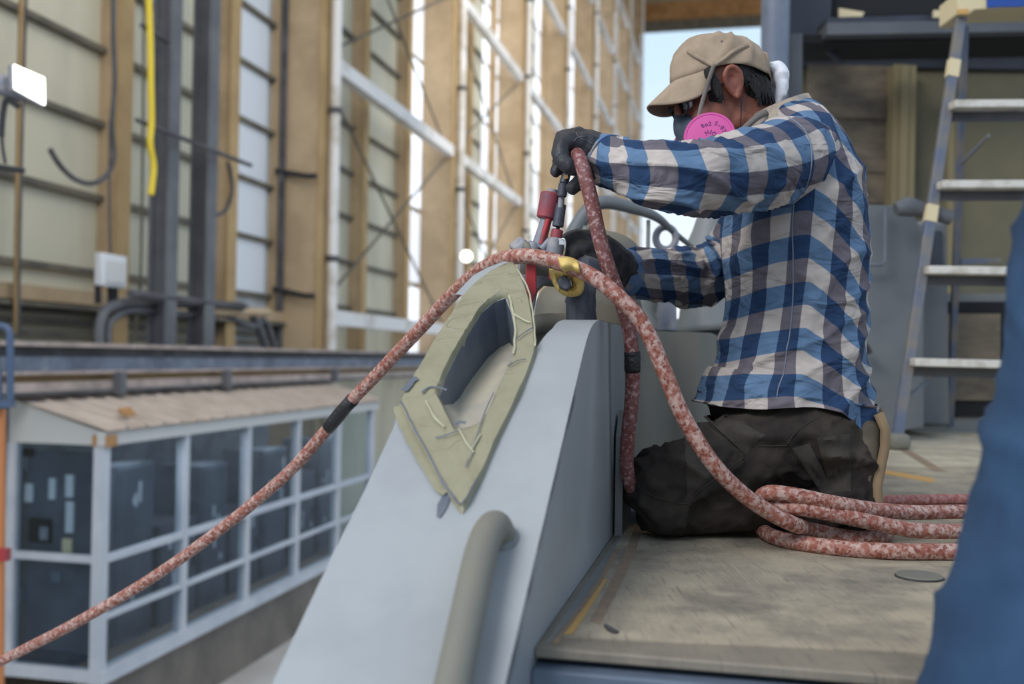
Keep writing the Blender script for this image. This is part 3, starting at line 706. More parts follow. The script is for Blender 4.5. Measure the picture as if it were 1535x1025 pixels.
# lip turned into the opening
rows.append([plate(q.x, q.y, -.012) for q in ii])
tpm.grid(rows, closed=True)
ts = obj('masking_surround', tpm, M['tape'], hp, ang=50, label='olive green wrinkled masking tape around the hexagonal opening')
def strip(pts, wd, h, m_, par, nm, wig=.002):
    L = [plate(px, py, h) for px, py in pts]; q, _ = spline(L, [0] * len(L), 8); rws = []
    for i, p in enumerate(q):
        t = (q[min(i + 1, len(q) - 1)] - q[max(i - 1, 0)]).normalized(); s = t.cross(PN).normalized()
        j = noise.noise(p * 40) * wig
        rws.append([p - s * (wd / 2 + j), p - s * wd / 4 + PN * .0012, p + s * wd / 4 + PN * .0008, p + s * (wd / 2 - j)])
    return obj(nm, MB().grid(rws), m_, par, ang=60)
M['tape2'] = mat('green_tape_edge', srgb(170, 167, 140), .5)
M['tapeline'] = mat('tape_dark_line', srgb(96, 100, 116), .6)  # dark colour for lines along tape seams and folds
strip([(598, 612), (606, 636), (622, 668), (642, 703), (660, 731), (672, 741)], .016, .004, M['tape'], ts, 'tape_strip')
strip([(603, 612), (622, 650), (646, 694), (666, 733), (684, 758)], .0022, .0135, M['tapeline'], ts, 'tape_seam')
strip([(776, 412), (792, 440), (800, 480), (804, 528)], .003, .012, M['tape2'], ts, 'tape_edge')
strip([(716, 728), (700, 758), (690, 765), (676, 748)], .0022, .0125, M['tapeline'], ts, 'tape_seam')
strip([(764, 452), (772, 486), (773, 520), (770, 540)], .004, .0125, M['tape2'], ts, 'tape_edge')
strip([(690, 441), (708, 421), (732, 404), (766, 391)], .022, -.002, M['hull'], ts, 'plate_edge')
strip([(606, 596), (617, 583), (628, 577)], .012, .0135, M['recess'], ts, 'tape_scrap', .004)
strip([(634, 600), (646, 592), (660, 592), (672, 596)], .004, .0145, M['recess'], ts, 'tape_fold')
strip([(684, 648), (692, 644), (700, 646)], .006, .0135, M['recess'], ts, 'tape_fold')
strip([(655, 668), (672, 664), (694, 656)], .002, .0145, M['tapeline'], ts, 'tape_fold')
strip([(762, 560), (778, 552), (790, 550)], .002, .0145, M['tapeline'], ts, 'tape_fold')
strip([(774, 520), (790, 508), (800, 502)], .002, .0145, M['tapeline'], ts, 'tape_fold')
strip([(770, 480), (786, 490), (796, 494)], .003, .0145, M['tape2'], ts, 'tape_fold')
strip([(704, 700), (712, 680), (722, 662)], .003, .0145, M['tape2'], ts, 'tape_fold')
strip([(690, 655), (702, 676), (712, 690)], .003, .0145, M['tape2'], ts, 'tape_fold')
strip([(742, 600), (728, 630), (716, 668), (700, 712)], .0016, .0145, M['tapeline'], ts, 'tape_fold')
strip([(640, 612), (652, 634), (668, 652)], .003, .0145, M['tape2'], ts, 'tape_fold')

# grab handle on the plate
gh = empty('grab_handle', plate(745, 810), 'thick grey round grab handle bent down over the sloped hull plate', 'handle')
obj('tube', MB().tube([plate(752, 808, -.01), plate(750, 806, .012), plate(744, 812, .026), plate(733, 838, .034), plate(722, 880, .036), plate(706, 960, .036), plate(690, 1040, .036), plate(672, 1130, .036)], [.0185, .019, .02, .02, .02, .02, .02, .02], 20, 8), M['hull_tan'], gh, ang=0)
obj('weld_collar', MB().lathe(plate(752, 808), PN, [(0, .023), (.004, .022), (.007, .0185)], 24), M['hull_dark'], gh)

# ------------------------------------------------------------------ DECK
dk = empty('deck', H(3, -.8, -.6), 'flat grey working deck with a worn tan sheet beside the hull', 'deck')
dk['kind'] = 'structure'; del dk['category']
sF = onz(815, 972, 0).dot(D) + .004
obj('deck_plate', MB().hbox(sF, 6.2, -4.5, W0, -.014, 0), M['deckdark'], dk, bevel=.003)
obj('border_strip', MB().prism([onz(px, py, .0) for px, py in ((817, 966), (823, 966), (868, 912), (905, 858), (925, 815), (935, 800), (948, 784), (946, 775), (936, 792), (880, 872))], Vector((0, 0, .0012))), M['hull_dark'], dk)
obj('under_box', MB().hbox(sF - .02, 6.2, -4.5, W0, -.6, -.022), M['box_blue'], dk, bevel=.003)
def zpoly(pts, z0, z1, name, m_, par, **k):
    return obj(name, MB().prism([onz(px, py, z0) for px, py in pts], Vector((0, 0, z1 - z0))), m_, par, **k)
# worn sheet with a wavy near-left border
zpoly([(838, 956), (870, 912), (905, 858), (925, 815), (935, 800), (948, 786), (975, 779), (1100, 700), (1700, 700), (1750, 1000), (1300, 976)], 0, .0015, 'worn_sheet', M['sheetdeck'], dk, smooth=False)
M['tanline'] = mat('tan_sealant', srgb(152, 128, 104), .7, c2=srgb(134, 116, 100), scale=30)
M['orangeline'] = mat('orange_sealant', srgb(200, 156, 90), .7)
zpoly([(884, 930), (912, 880), (936, 830), (952, 790), (966, 782), (952, 830), (930, 878), (900, 935)], .0015, .0022, 'sealant_line', M['tanline'], dk, smooth=False)
zpoly([(846, 951), (878, 908), (906, 868), (910, 868), (884, 912), (858, 950)], .0018, .003, 'orange_line', M['orangeline'], dk, smooth=False)
zpoly([(826, 965), (866, 915), (900, 865), (922, 822), (927, 824), (905, 870), (872, 918), (836, 966)], .0, .002, 'sealant_line', M['tanline'], dk, smooth=False)
zpoly([(1100, 700), (1090, 640), (1700, 640), (1700, 745)], .0, .001, 'far_sheet', M['fardeck'], dk, smooth=False)
zpoly([(1300, 700), (1300, 706), (1400, 724), (1400, 717)], .001, .002, 'orange_line', M['orangeline'], dk, smooth=False)
zpoly([(1350, 675), (1362, 674), (1420, 708), (1400, 706)], .001, .002, 'sealant_line', M['tanline'], dk, smooth=False)
m = MB().prism([onz(905, 938, .002), onz(911, 939, .002), onz(928, 949, .002), onz(921, 950, .002), onz(910, 945, .002)], Z * .003)
obj('wood_splinter', m, M['dirty'], label='small dark splinter lying on the worn deck sheet', cat='debris')
pd = onz(1378, 864, .003)
dp = empty('round_cover', pd, 'small round brown cover lying on the deck beside the blue jeans', 'cover')
obj('disc', MB().lathe(pd, Z, [(0, .036), (.002, .037), (.004, .035)], 32), M['hull_tan'], dp)
obj('rim', MB().lathe(pd - Z * .001, Z, [(0, .039), (.0015, .039)], 32), M['dirty'], dp)

# coaming beside the rib, stepped block behind
bl = empty('stepped_block', H(3.2, -.2, 0), 'grey stepped metal block standing behind the kneeling worker', 'block')
def wy(px, Y): return at(px, 500, Y)
obj('lower_step', MB().hbox(3.0, 3.7, -.30, onw(988, 600, .25).dot(N) + .4, 0, at(1040, 573, 3.05).z), M['turret'], bl, bevel=.01)
obj('upper_step', MB().hbox(3.3, 3.7, -.3, .60, 0, at(1040, 497, 3.35).z), M['turret'], bl, bevel=.008)
obj('top_lip', MB().hbox(3.27, 3.72, -.32, .62, at(1040, 497, 3.35).z, at(1040, 491, 3.35).z), M['hull'], bl, bevel=.004)
cp = empty('curved_coaming', H(2.4, .2, 0), 'grey tan curved coaming plate between the rib and the stepped block', 'coaming')
rows = []
for z in (0, .12, .25, .36, at(960, 492, 2.4).z):
    rows.append([H(2.22, .27, z), H(2.35, .235, z), H(2.5, .21, z), H(2.62, .19, z), H(2.68, .15, z), H(2.69, .10, z), H(2.75, .06, z), H(3.0, .05, z), H(3.4, .05, z)])
obj('plate', MB().grid(rows), M['hull_tan'], cp, ang=80)
obj('base_flange', MB().hbox(2.2, 3.3, .19, .235, 0, .01), M['beam_blue'], cp)
q0 = onw(918, 640, W0 - .004)
bp_ = obj('gusset_plate', MB().prism([H(2.02, W0 - .02, 0), H(2.02, W0 - .02, .20), H(2.07, W0 - .02, .25), H(2.20, W0 - .02, .16), H(2.20, W0 - .02, 0)], N * .015), M['hull_dark'], label='grey gusset plate where the rib meets the deck', cat='gusset')

# ------------------------------------------------------------------ machine housing behind the rib
hs = empty('machine_housing', at(880, 500, 2.4), 'olive grey rounded machine housing behind the sloped hull', 'machine')
def lump(name, c, rx, ry, rz, m_, par, e=2.6, n=28, **k):
    vs = []; rows = []
    for i in range(n + 1):
        th = -PI / 2 + PI * i / n; row = []
        for j in range(2 * n):
            a = 2 * PI * j / (2 * n)
            f = lambda c_: math.copysign(abs(c_) ** (2 / e), c_)
            row.append(Vector(c) + Vector((rx * f(math.cos(th)) * f(math.cos(a)), ry * f(math.cos(th)) * f(math.sin(a)), rz * f(math.sin(th)))))
        rows.append(row)
    return obj(name, MB().grid(rows, closed=True), m_, par, ang=0, **k)
pc = at(880, 480, 2.55)
lump('drum', pc, .135, .16, .10, M['housing'], hs, 3.2)
pc = at(855, 372, 2.8); lump('upper_dome', at(895, 400, 2.75), .13, .12, .10, M['housing'], hs, 2.2)
obj('base_tray', MB().hbox(2.0, 2.7, .28, .48, .22, at(825, 483, 2.1).z), M['hull_tan'], hs, bevel=.01)
obj('fillet', MB().tube([at(770, 520, 2.0), at(800, 488, 2.02), at(850, 484, 2.05)], .02, 12, 4), M['hull_tan'], hs)
# bent grey rail arching behind the arms
bt = empty('bent_rail', at(940, 330, 2.9), 'grey bent tube rail arching behind the upright hose', 'rail')
obj('tube', MB().tube([at(835, 420, 2.9), at(850, 375, 2.9), at(868, 335, 2.9), at(888, 310, 2.9), at(910, 303, 2.9), at(950, 312, 2.92), at(985, 326, 2.95), at(1010, 348, 3.0), at(1040, 372, 3.05)], [.026, .024, .024, .022, .020, .018, .013, .009, .007], 14, 6), M['turret'], bt)
obj('stay', MB().tube([at(972, 330, 2.95), at(971, 385, 2.95)], .006, 8), M['hull_dark'], bt)
obj('elbow', MB().tube([at(868, 420, 2.88), at(872, 370, 2.88), at(880, 340, 2.88)], [.02, .018, .012], 10, 4), M['hull_tan'], bt)
rg = empty('ring_bracket', at(1000, 420, 3.0), 'grey bracket with a round eye seen between the two sleeves', 'bracket')
ringpts = [at(998 + 15 * math.cos(a), 357 + 17 * math.sin(a), 3.0) for a in np.linspace(0, 2 * PI, 24)]
obj('eye', MB().tube(ringpts, .011, 10, caps=False), M['toolgrey'], rg)
obj('stem', MB().tube([at(997, 375, 3.0), at(996, 400, 3.0), at(1000, 430, 3.0), at(1000, 495, 3.0)], [.018, .018, .026, .03], 12), M['toolgrey'], rg)
gb = empty('grey_mast', at(1055, 490, 3.2), 'grey tapering casting behind the far sleeve', 'casting')
obj('casting', MB().tube([at(1060, 495, 3.2), at(1055, 440, 3.2), at(1057, 390, 3.2), at(1063, 350, 3.2), at(1068, 318, 3.2)], [.10, .07, .075, .055, .04], 16, 4), M['hull_dark'], gb, ang=0)
gb2 = empty('grey_stand', at(965, 492, 3.2), 'low dark grey casting on the block between the hose and the worker', 'casting')
obj('casting', MB().tube([at(965, 497, 3.25), at(963, 470, 3.25), at(968, 440, 3.25)], [.06, .045, .05], 14, 4), M['hull_dark'], gb2, ang=0)
obj('arm', MB().tube([at(965, 462, 3.25), at(1000, 485, 3.25), at(1030, 490, 3.25)], [.03, .02, .03], 12, 4), M['hull_dark'], gb2, ang=0)

# ------------------------------------------------------------------ right hand superstructure
gt = empty('grey_turret', at(1350, 640, 3.9), 'large smooth grey rounded hull block behind the worker with an outlined hatch', 'hull block')
rows = []
outl = [(1240, 306), (1290, 306), (1345, 308), (1368, 318), (1380, 345), (1384, 380), (1385, 640)]
T0 = []
for (px, py) in outl: T0.append(at(px, py, 4.6))
prof_ = [at(1150, 306, 4.6)] + T0 + [at(1150, 680, 4.6)]
obj('hull_shell', MB().prism(prof_, Vector((.1, .9, 0))), M['turret'], gt, bevel=.06, seg=4)
obj('hatch_seam', MB().tube([at(1286, 397, 4.52), at(1322, 397, 4.52), at(1327, 392, 4.52), at(1328, 312, 4.52)], .008, 6, 1), M['recess'], gt)
obj('lug', MB().tube([at(1343, 314, 4.4), at(1362, 310, 4.4), at(1388, 316, 4.4), at(1425, 326, 4.4)], [.03, .045, .03, .035], 12, 4), M['grey_steel'], gt)
obj('side_block', MB().prism([at(x, y, 4.9) for x, y in ((1375, 330), (1420, 332), (1424, 640), (1375, 640))], Vector((.02, .5, 0))), M['turret'], gt, bevel=.02)
obj('door_recess', MB().prism([at(x, y, 4.88) for x, y in ((1385, 345), (1412, 346), (1414, 408), (1385, 408))], Vector((0, .03, 0))), M['navy'], gt)
obj('grip', MB().tube([at(1290, 512, 4.5), at(1298, 520, 4.5), at(1303, 530, 4.5)], .016, 8, 4), M['black'], gt)
dbx = empty('dark_opening_frame', at(1410, 655, 5.2), 'dark framed box opening low behind the stepladder', 'frame')
obj('plate', MB().prism([at(x, y, 5.3) for x, y in ((1366, 440), (1560, 440), (1560, 650), (1366, 655))], Vector((0, .4, 0))), M['hull_dark'], dbx, smooth=False)
obj('recess', MB().prism([at(x, y, 5.28) for x, y in ((1372, 452), (1520, 452), (1520, 625), (1372, 625))], Vector((0, .01, 0))), M['blackhole'], dbx, smooth=False)
obj('inner_panel', MB().prism([at(x, y, 5.26) for x, y in ((1390, 470), (1500, 470), (1500, 600), (1390, 600))], Vector((0, .01, 0))), M['insul'], dbx, smooth=False)
# partition behind
wr = bpy.data.objects.new('wall_right', None); COL.objects.link(wr); meta(wr, kind='structure', label='dirty olive partition behind the ladder with brown insulation and navy top band'); ROOT['wall_right'] = Vector((0, 0, 0))
YW = 7.0
def wp(poly, Y, name, m_, th=.08, par=None, **k): return obj(name, MB().prism([at(x, y, Y) for x, y in poly], Vector((0, th, 0))), m_, par or wr, smooth=False, **k)
wp([(1196, -60), (1900, -60), (1900, 700), (1196, 700)], YW, 'back_sheet', M['olive'], .1)
wp([(1196, 48), (1800, 30), (1800, 108), (1196, 98)], YW - .06, 'navy_band', M['navy'], .05)
k0 = 0
for (y0, y1) in ((96, 141), (139, 176), (172, 226), (222, 256), (250, 303)):
    wp([(1212, y0), (1336, y0 + 3), (1333, y1 + 2), (1212, y1)], YW - .07 - .02 * (k0 % 2), 'insulation_batt', M['insul'], .05); k0 += 1
wp([(1341, 96), (1374, 98), (1370, 310), (1336, 310)], YW - .2, 'post', M['olive_post'], .15)
wp([(1352, 96), (1363, 98), (1359, 310), (1348, 310)], YW - .23, 'post_rib', M['olive_post'], .04)
obj('conduit', MB().tube([at(1428, 60, YW - .15), at(1424, 300, YW - .15), at(1422, 660, YW - .15)], .03, 8), M['olive_post'], wr)
# navy gantry above
gn = empty('navy_gantry', at(1350, 60, 6.2), 'dark navy steel gantry frame above the olive partition', 'gantry')
def gp(poly, Y, name, m_, th=.3): return obj(name, MB().prism([at(x, y, Y) for x, y in poly], Vector((0, th, 0))), m_, gn, smooth=False)
gp([(1186, -80), (1250, -80), (1244, 60), (1186, 56)], 6.4, 'corner_post', M['navy'])
gp([(1240, 34), (1700, 26), (1700, 44), (1240, 52)], 6.0, 'beam', M['grey_steel'], .2)
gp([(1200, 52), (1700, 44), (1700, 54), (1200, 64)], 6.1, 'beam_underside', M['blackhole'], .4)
gp([(1240, 26), (1700, 14), (1700, 26), (1240, 34)], 6.05, 'beam', M['navy'], .2)
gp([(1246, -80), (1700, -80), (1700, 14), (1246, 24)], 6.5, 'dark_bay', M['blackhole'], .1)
gp([(1258, 12), (1296, 18), (1292, 26), (1258, 26)], 6.3, 'tape_patch', M['cream'], .02)
gp([(1400, 15), (1422, 16), (1420, 26), (1400, 26)], 5.98, 'tape_patch', M['cream'], .02)
obj('stay', MB().tube([at(1222, 60, 6.3), at(1260, 92, 6.3)], .02, 6), M['navy'], gn)
# pillar
pl = empty('blue_grey_pillar', at(1165, 640, 5.8), 'blue grey rounded steel pillar directly behind the cap', 'pillar')
obj('round_post', MB().tube([at(1164, -120, 5.8), at(1160, 250, 5.8), at(1156, 640, 5.8)], [.082, .082, .082], 20), mat('pillar_blue_grey', srgb(100, 108, 124), .45, c2=srgb(86, 94, 110), scale=3), pl, ang=0)
obj('dark_web', MB().prism([at(x, y, 6.1) for x, y in ((1176, -100), (1204, -100), (1200, 660), (1170, 660))], Vector((0, .1, 0))), M['navy'], pl, smooth=False)
obj('flange', MB().prism([at(x, y, 6.0) for x, y in ((1188, 50), (1203, 50), (1198, 660), (1184, 660))], Vector((0, .05, 0))), M['grey_steel'], pl, smooth=False)

# ------------------------------------------------------------------ stepladder
LY = 4.25
ld = empty('stepladder', at(1400, 672, LY), 'worn aluminium stepladder with pale treads behind the kneeling worker', 'ladder')
top, bot = at(1441, 22, LY + .25), at(1343, 668, LY - .05)
def rail(a, b, name='rail'):
    o = MB(); o.bar(a, b, .045, .03, (0, 1, 0)); return obj(name, o, M['rail_al'], ld, bevel=.004)
rail(top, bot)
def onrail(py, dx=0):
    t = (py - 22) / (668 - 22); return top.lerp(bot, t) + Vector((dx, 0, 0))
top2, bot2 = top + Vector((.42, .03, 0)), bot + Vector((.66, -.03, .0))
rail(top2, bot2)
for (py, slope) in ((170, .03), (292, .02), (418, 0), (550, -.01)):
    t = (py - 22) / (668 - 22); a = top.lerp(bot, t); b = top2.lerp(bot2, t)
    b.z = a.z + (b.x - a.x) * slope
    s = obj('tread', MB().bar(a + Vector((.0, -.035, 0)), b + Vector((0, -.035, 0)), .085, .034, (0, 0, 1)), M['alu'], ld, bevel=.004)
    obj('tread_web', MB().bar(a + Vector((.0, .01, -.035)), b + Vector((0, .01, -.035)), .004, .05, (0, 0, 1)), M['dirty'], s)
r1, r2 = at(1446, 40, LY + .3), at(1424, 640, LY + .95)
obj('rear_rail', MB().bar(r1, r2, .032, .025, (0, 1, 0)), M['rail_al'], ld, bevel=.003)
obj('rear_rail', MB().bar(r1 + Vector((.4, 0, 0)), r2 + Vector((.66, 0, 0)), .032, .025, (0, 1, 0)), M['rail_al'], ld, bevel=.003)
obj('brace', MB().bar(at(1346, 607, LY - .02), at(1406, 558, LY + .1), .008, .03, (0, 1, 0)), M['rail_al'], ld)
obj('brace', MB().bar(at(1441, 245, LY + .3), at(1482, 203, LY + .1), .008, .022, (0, 1, 0)), M['rail_al'], ld)
obj('rear_bar', MB().bar(at(1440, 392, LY + .55), at(1500, 390, LY + .55), .02, .025), M['rail_al'], ld)
obj('top_cap', MB().prism([at(x, y, LY + .2) for x, y in ((1436, -14), (1700, -24), (1700, 8), (1500, 12), (1462, 14), (1452, 22), (1436, 20))], Vector((0, .2, 0))), M['cream'], ld, bevel=.006)
obj('cap_edge', MB().prism([at(x, y, LY + .19) for x, y in ((1480, -6), (1700, -16), (1700, 6), (1500, 10), (1480, 11))], Vector((0, .008, 0))), M['bluebox'], ld)
obj('cap_tape', MB().prism([at(x, y, LY + .19) for x, y in ((1436, 14), (1452, 13), (1452, 21), (1436, 21))], Vector((0, .008, 0))), M['orangeline'], ld)
obj('tape_band', MB().bar(onrail(95, -.001), onrail(122, -.001), .049, .034, (0, 1, 0)), M['cream'], ld)
obj('tape_band', MB().bar(onrail(320, -.001), onrail(345, -.001), .049, .034, (0, 1, 0)), M['cream'], ld)
obj('foot', MB().box(bot + Vector((-.0, 0, .005)), (.036, 0, 0), (0, .03, 0), (-.006, 0, .05)), M['rail_al'], ld, bevel=.006)
obj('foot', MB().box(bot2 + Vector((.0, 0, .005)), (.036, 0, 0), (0, .03, 0), (.006, 0, .05)), M['rail_al'], ld, bevel=.006)
lump('foam_block', at(1347, 662, LY - .12), .045, .04, .036, M['hull_tan'], None, 3, 12, label='small worn brown block beside the ladder foot', cat='block')
# ================================================================== PEOPLE
def evalmesh(o):
    dg = bpy.context.evaluated_depsgraph_get(); dg.update()
    me = bpy.data.meshes.new_from_object(o.evaluated_get(dg)); return me
def remesh(mb, voxel, smooth=6, disp=None, factor=.5):
    me = tomesh(mb); fixn(me)
    o = bpy.data.objects.new('tmp', me); COL.objects.link(o)
    r = o.modifiers.new('r', 'REMESH'); r.mode = 'VOXEL'; r.voxel_size = voxel
    if smooth:
        s = o.modifiers.new('s', 'SMOOTH'); s.iterations = smooth; s.factor = factor
    out = evalmesh(o); bpy.data.objects.remove(o)
    if disp:
        nv = [v.normal.copy() for v in out.vertices]
        for v, n in zip(out.vertices, nv): v.co = v.co + n * disp(v.co, n)
        out.update()
    return out
def rounded_tube(mb, pts, r, n=16, sub=6):
    """tapering limb with rounded ends"""
    pts = [Vector(p) for p in pts]; rs = list(r) if isinstance(r, (list, tuple)) else [r] * len(pts)
    P, R = spline(pts, rs, sub)
    t0 = (P[0] - P[1]).normalized(); t1 = (P[-1] - P[-2]).normalized()
    A, RA = [], []
    for k in (0.985, .85, .6, .3): A.append(P[0] + t0 * R[0] * k); RA.append(R[0] * math.sqrt(max(1 - k * k, .001)))
    B, RB = [], []
    for k in (.3, .6, .85, .985): B.append(P[-1] + t1 * R[-1] * k); RB.append(R[-1] * math.sqrt(max(1 - k * k, .001)))
    return mb.tube(A + P + B, RA + R + RB, n)
def ell(mb, c, ax, ay, az, n=20):
    rows = []
    c = Vector(c)
    for i in range(n + 1):
        th = -PI / 2 + PI * i / n
        rows.append([c + ax * (math.cos(th) * math.cos(2 * PI * j / (2 * n)) if 0 < i < n else 1e-4 * math.cos(2 * PI * j / (2 * n))) + ay * (math.cos(th) * math.sin(2 * PI * j / (2 * n)) if 0 < i < n else 1e-4 * math.sin(2 * PI * j / (2 * n))) + az * math.sin(th) for j in range(2 * n)])
    return mb.grid(rows, closed=True)

def cloth_loft(keys, nseg, sub, cell, ncells, e=2.2, ref=Vector((0, 1, 0)), disp=None, uvf=None, u0=0, v0=0):
    """keys: (centre, a, b) with a across the tangent, b along ref. Returns MB with a check uv."""
    C = [Vector(k[0]) for k in keys]
    P, A = spline(C, [k[1] for k in keys], sub); _, B = spline(C, [k[2] for k in keys], sub)
    m = len(P); rows = []; vl = [0]
    for i in range(1, m): vl.append(vl[-1] + (P[i] - P[i - 1]).length)
    info = []
    for i in range(m):
        t = (P[min(i + 1, m - 1)] - P[max(i - 1, 0)]).normalized()
        b = (ref - t * ref.dot(t)).normalized(); a = b.cross(t)
        row = []; inf = []
        for j in range(nseg):
            th = 2 * PI * j / nseg
            c_, s_ = math.cos(th), math.sin(th)
            f = lambda x: math.copysign(abs(x) ** (2 / e), x)
            d = a * (A[i] * f(c_)) + b * (B[i] * f(s_)); p = P[i] + d; n = (a * c_ / max(A[i], .01) + b * s_ / max(B[i], .01)).normalized()
            if disp: p = p + n * disp(th, vl[i], i / (m - 1), p)
            row.append(p); inf.append((th, vl[i]))
        rows.append(row); info.append(inf)
    flat = []
    for i in range(m):
        t = (P[min(i + 1, m - 1)] - P[max(i - 1, 0)]).normalized(); b = (ref - t * ref.dot(t)).normalized(); a = b.cross(t)
        flat.append([P[i] + a * (A[i] * math.cos(2 * PI * j / nseg)) + b * (B[i] * math.sin(2 * PI * j / nseg)) for j in range(nseg)])
    cl = [[0] * (nseg + 1)]
    for i in range(1, m): cl.append([cl[-1][j] + (flat[i][j % nseg] - flat[i - 1][j % nseg]).length for j in range(nseg + 1)])
    mb = MB(); mb.grid(rows, closed=True); uv = []
    for i in range(m - 1):
        for j in range(nseg):
            for (ii, jj) in ((i, j), (i, j + 1), (i + 1, j + 1), (i + 1, j)):
                u = ncells * jj / nseg; v = (.25 * vl[ii] + .75 * cl[ii][jj]) / cell
                if uvf: u, v = uvf(u, v, 2 * PI * jj / nseg, ii / (m - 1))
                uv.append((u + u0 + 100, v + v0 + 100))
    mb.uv = uv; mb.rows = rows; mb.path = P
    return mb
def joinuv(mbs):
    o = MB(); o.uv = []
    for m in mbs: o.add(m.v, m.f); o.uv += m.uv
    return o
def rn(p, s, seed=0): return noise.noise(Vector(p) * s + Vector((seed, seed * 1.7, -seed)))
def ridge(x): return (1 - min(1, abs(x) * 3.2)) ** 2

BY = 2.14
worker = empty('person', at(1120, 790, BY), 'kneeling person in a blue checked shirt, khaki cap and pink filter respirator', 'person')

# ---- shirt torso: silhouettes (front px, back px, centre y) bottom to top
T = [  # y, xf, xb, half width
    (607, 1047, 1303, .190), (590, 1050, 1302, .188), (565, 1066, 1296, .182), (535, 1078, 1288, .176), (500, 1086, 1290, .172), (450, 1090, 1292, .174),
    (400, 1088, 1293, .182), (350, 1086, 1291, .190), (300, 1092, 1286, .196), (262, 1100, 1275, .196), (230, 1112, 1260, .188), (205, 1124, 1243, .168), (186, 1130, 1226, .13), (172, 1134, 1205, .085), (163, 1140, 1192, .06)]
keys = []
for (y, xf, xb, hw) in T:
    a, b = at(xf, y, BY), at(xb, y, BY)
    keys.append(((a + b) / 2, (a - b).length / 2, hw))
def torso_disp(th, v, t, p):
    near = max(0, math.sin(th) * -1)
    d = .006 * rn(p, 7, 1)
    # soft drag folds from the waist and under the arm
    q = Vector((p.x * .9 + p.z * .55, p.y * .5, p.z - p.x * .55))
    low = max(0, 1 - t * 1.5)
    d += .016 * low * (ridge(noise.noise(Vector((q.x * 5, q.y * 2, q.z * 14 + 3)))) - .25)
    d += .010 * (1 - low) * (ridge(noise.noise(Vector((p.x * 9 - p.z * 3, p.y * 3, p.z * 4 + 9)))) - .2)
    if t < .06: d += .004 * math.sin(th * 9)
    if t > .85: d *= .3
    return d
CELL = .046
def torso_uv(u, v, th, t):
    # th: 0 = front (toward tangent cross), track distance ahead of the side seam and slope the rows there
    x = math.cos(th)            # +1 on the front side
    f = max(0, x + .1)
    v2 = v + f * 2.9 * (0.35 + .65 * math.sin(min(1, t * 1.25) * PI))
    back = max(0, -x - .2)
    v2 = v2 + back * .5
    return u + .25 * math.sin(v * .5), v2
tb = cloth_loft(keys, 160, 12, CELL, 24, 2.25, Vector((0, 1, 0)), torso_disp, torso_uv)
# hem flare: pull the tails down at the back and side
nrow = len(tb.rows[0])
vv = tb.v
hem = at(1285, 637, BY).z - at(1285, 607, BY).z
for i in range(0, 9):
    k = (1 - i / 9)
    for j in range(nrow):
        idx = i * nrow + j; x, y, z = vv[idx]
        px_ = (x - at(1047, 600, BY).x) / (at(1303, 600, BY).x - at(1047, 600, BY).x)
        drop = hem * math.exp(-((px_ - .90) / .16) ** 2) + hem * .12 * math.sin(px_ * 9)
        vv[idx] = (x, y, z + drop * k)
# ---- sleeves
def sleeve(pts, r, seed, ncell=8, amp=.008, u0=0, v0=0):
    ks = [(p, a, a * .98) for p, a in zip(pts, r)]
    def dsp(th, v, t, p):
        w_ = .35 + .65 * math.exp(-((t - .5) / .28) ** 2) + .5 * math.exp(-((t - 1) / .12) ** 2)
        f = ridge(noise.noise(Vector((math.cos(th) * 1.1 + v * 4, math.sin(th) * 1.1 - v * 3, v * 12 + seed)))) - .25
        return amp * w_ * f + .004 * rn(p, 14, seed)
    return cloth_loft(ks, 96, 12, CELL * .98, ncell, 2.0, Vector((0.1, .35, .9)), dsp, None, u0, v0)
LA = [at(1222, 234, 2.02), at(1182, 240, 1.98), at(1125, 256, 1.90), at(1060, 266, 1.83), at(1008, 264, 1.81), at(960, 254, 1.85), at(922, 244, 1.91), at(893, 235, 1.955)]
LR = [.068, .088, .080, .068, .062, .056, .048, .042]
sl = sleeve(LA, LR, 4.3, 10, .012)
RA_ = [at(1190, 240, 2.30), at(1165, 290, 2.34), at(1120, 350, 2.38), at(1088, 398, 2.38), at(1045, 415, 2.33), at(1000, 412, 2.26), at(960, 410, 2.20), at(924, 408, 2.15)]
RR = [.075, .085, .078, .070, .068, .062, .054, .044]
sr = sleeve(RA_, RR, 11.7, 10, .013, 1, 1)
me = tomesh(joinuv([tb, sl, sr]), 'shirt')
sh = link('shirt', me, worker, M['plaid'], True, 0)
so = sh.modifiers.new('thick', 'SOLIDIFY'); so.thickness = .0025; so.offset = -1
# cuff band
def cuff(a, b, ra, rb, m_, nm='cuff', par=None):
    ax = (b - a); L = ax.length
    return obj(nm, MB().lathe(a, ax, [(0, ra * .8), (0, ra), (L, rb), (L, rb * .8)], 40), m_, par or sh, ang=60)
sv = sl.rows[-1]; cpt = sum(sv, Vector()) / len(sv)
q1 = at(913, 242, 1.925); q2 = at(889, 234, 1.96)
M['cuffblue'] = mat('cuff_blue_cloth', srgb(84, 112, 150), .85, c2=srgb(128, 128, 134), scale=24, lo=.48, hi=.56)
cuff(q1, q2, .052, .0465, M['cuffblue'])
obj('button', MB().lathe(at(896, 247, 1.885), (0, -1, 0), [(0, .0055), (.003, .005)], 14), M['white'], sh)
q1b = at(935, 409, 2.165); q2b = at(918, 407, 2.13)
cuff(q1b, q2b, .054, .048, M['cuffblue'])
